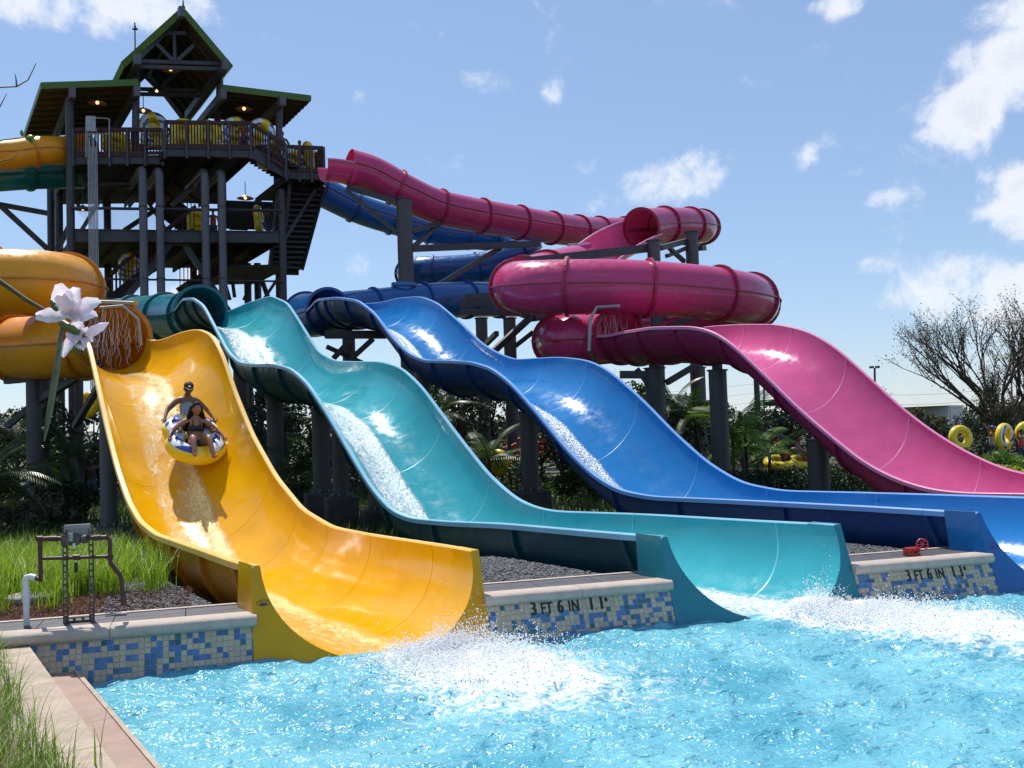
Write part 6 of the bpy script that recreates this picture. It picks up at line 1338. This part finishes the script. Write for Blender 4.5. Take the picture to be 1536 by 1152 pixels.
# ------------------------------------------------------------------ orchid-tree spray close to the viewer
M['podm'] = mat('pod_brown', (.14, .14, .07), .6, var=.3, vscale=40); M['petal'] = mat('petal_white', (.93, .89, .91), .5, col2=(.90, .74, .84), vscale=30, trans=.5); M['sepal'] = mat('green_sepal', (.10, .13, .03), .5, var=.3, vscale=30); M['twig'] = mat('brown_twig', (.10, .075, .035), .6, var=.3, vscale=40)
DF = 1.55
fb_ = thing('flowering_branch', 'branch with pinkish white orchid-tree blossoms hanging close to the camera', 'flowering branch', loc=P(-60, 405, DF))
MB().tube([P(*p) for p in ((-60, 385, DF), (0, 422, DF), (40, 450, DF), (68, 466, DF), (92, 480, DF), (100, 492, DF))], [.0045, .004, .0035, .0032, .003, .003], 8).build('twig', M['twig'], fb_, smooth=True)
def petal(c, d, n, L, wd, curl=.35, m='petal'):
    d = np.asarray(d, float); d /= np.linalg.norm(d); n = np.asarray(n, float); n -= d*(n@d); n /= np.linalg.norm(n); s_ = np.cross(d, n); vs = []; K, J = 9, 7
    for i in range(K):
        u = i/(K-1); w_ = wd*(math.sin(math.pi*min(.97, u*.86+.06))**.75); w_ *= 1+.10*math.sin(u*21)
        for j in range(J): v = (j/(J-1)-.5); vs.append(c+d*L*u+s_*w_*v+n*(curl*L*(-u*u)*.55+.18*wd*(abs(v)*2)**2+.0016*math.sin(17*u+9*v)))
    return vs, [(i*J+j, i*J+j+1, (i+1)*J+j+1, (i+1)*J+j) for i in range(K-1) for j in range(J-1)]
def flower(cx, cy, dirs, sc=1.):
    c = P(cx, cy, DF)
    for (dx, dy, L, wd, cu) in dirs:
        d = CR*dx+CU*dy-CN*.35; MB().add(*petal(c, d, -CN*.8+CU*.3, L*sc, wd*sc, cu)).build('petal', M['petal'], fb_, smooth=True)
flower(104, 474, [(-.15, 1, .052, .034, .1), (.42, .9, .048, .036, .2), (1, .45, .058, .030, .25), (-1, -.02, .048, .026, .2), (.1, .5, .046, .034, -.2), (1, .10, .044, .026, .5)])
flower(118, 496, [(.35, -1, .032, .026, .3), (-.55, -.9, .046, .018, .5), (.8, -.5, .030, .024, .3), (.15, .8, .030, .022, .1), (-.1, -.4, .024, .026, 0)], 1.)
for a, b, w_ in (((128, 503), (163, 484), .008), ((86, 466), (76, 448), .006)):
    q0, q1 = P(*a, DF-.01), P(*b, DF-.01); MB().tube([q0, q0+(q1-q0)*.3, q0+(q1-q0)*.7, q1], [.003, w_, w_*.8, .001], 8).build('bud', M['petal'] if a[0] == 128 else M['sepal'], fb_, smooth=True)
MB().tube([P(92, 484, DF), P(108, 494, DF-.005), P(124, 504, DF), P(133, 500, DF-.01)], [.006, .007, .005, .003], 8).build('calyx', M['sepal'], fb_, smooth=True)
for k in range(6): q0 = P(120, 510, DF-.02); MB().tube([q0, q0+CR*(.003*k-.008)-CU*.012-CN*.006, q0+CR*(.005*k-.014)-CU*.02], [.0006, .0006, .0014], 5).build('stamen', M['sepal'], fb_, smooth=True)
MB().tube([P(94, 486, DF), P(92, 498, DF), P(84, 560, DF), P(74, 620, DF), P(66, 662, DF)], [.002, .0033, .005, .0045, .0014], 10).build('seed_pod', M['podm'], fb_, smooth=True)
tg_ = thing('twig', 'thin bare twigs reaching in at the upper left edge', 'twig', loc=P(-40, 140, 2.2))
for pts in ([(-40, 128), (0, 131), (25, 130), (42, 120), (52, 100), (54, 94)], [(25, 130), (24, 118), (22, 110)], [(-30, 185), (0, 160), (10, 140)], [(-40, 250), (0, 242), (20, 238), (30, 225)], [(-40, 225), (5, 210), (35, 206), (48, 208)]):
    MB().tube([P(*p, 2.2) for p in pts], list(np.linspace(.0022, .0007, len(pts))), 5).build('stem', M['twig'], tg_, smooth=True)
for (px, py, dx, dy) in ((38, 207, .8, -.3), (42, 207, .9, .2), (34, 205, -.2, .8), (44, 209, .7, -.8)):
    MB().add(*petal(P(px, py, 2.2), CR*dx+CU*dy, -CN, .016, .008)).build('leaf', M['leaf_light'], tg_, smooth=True)
#@@MORE@@
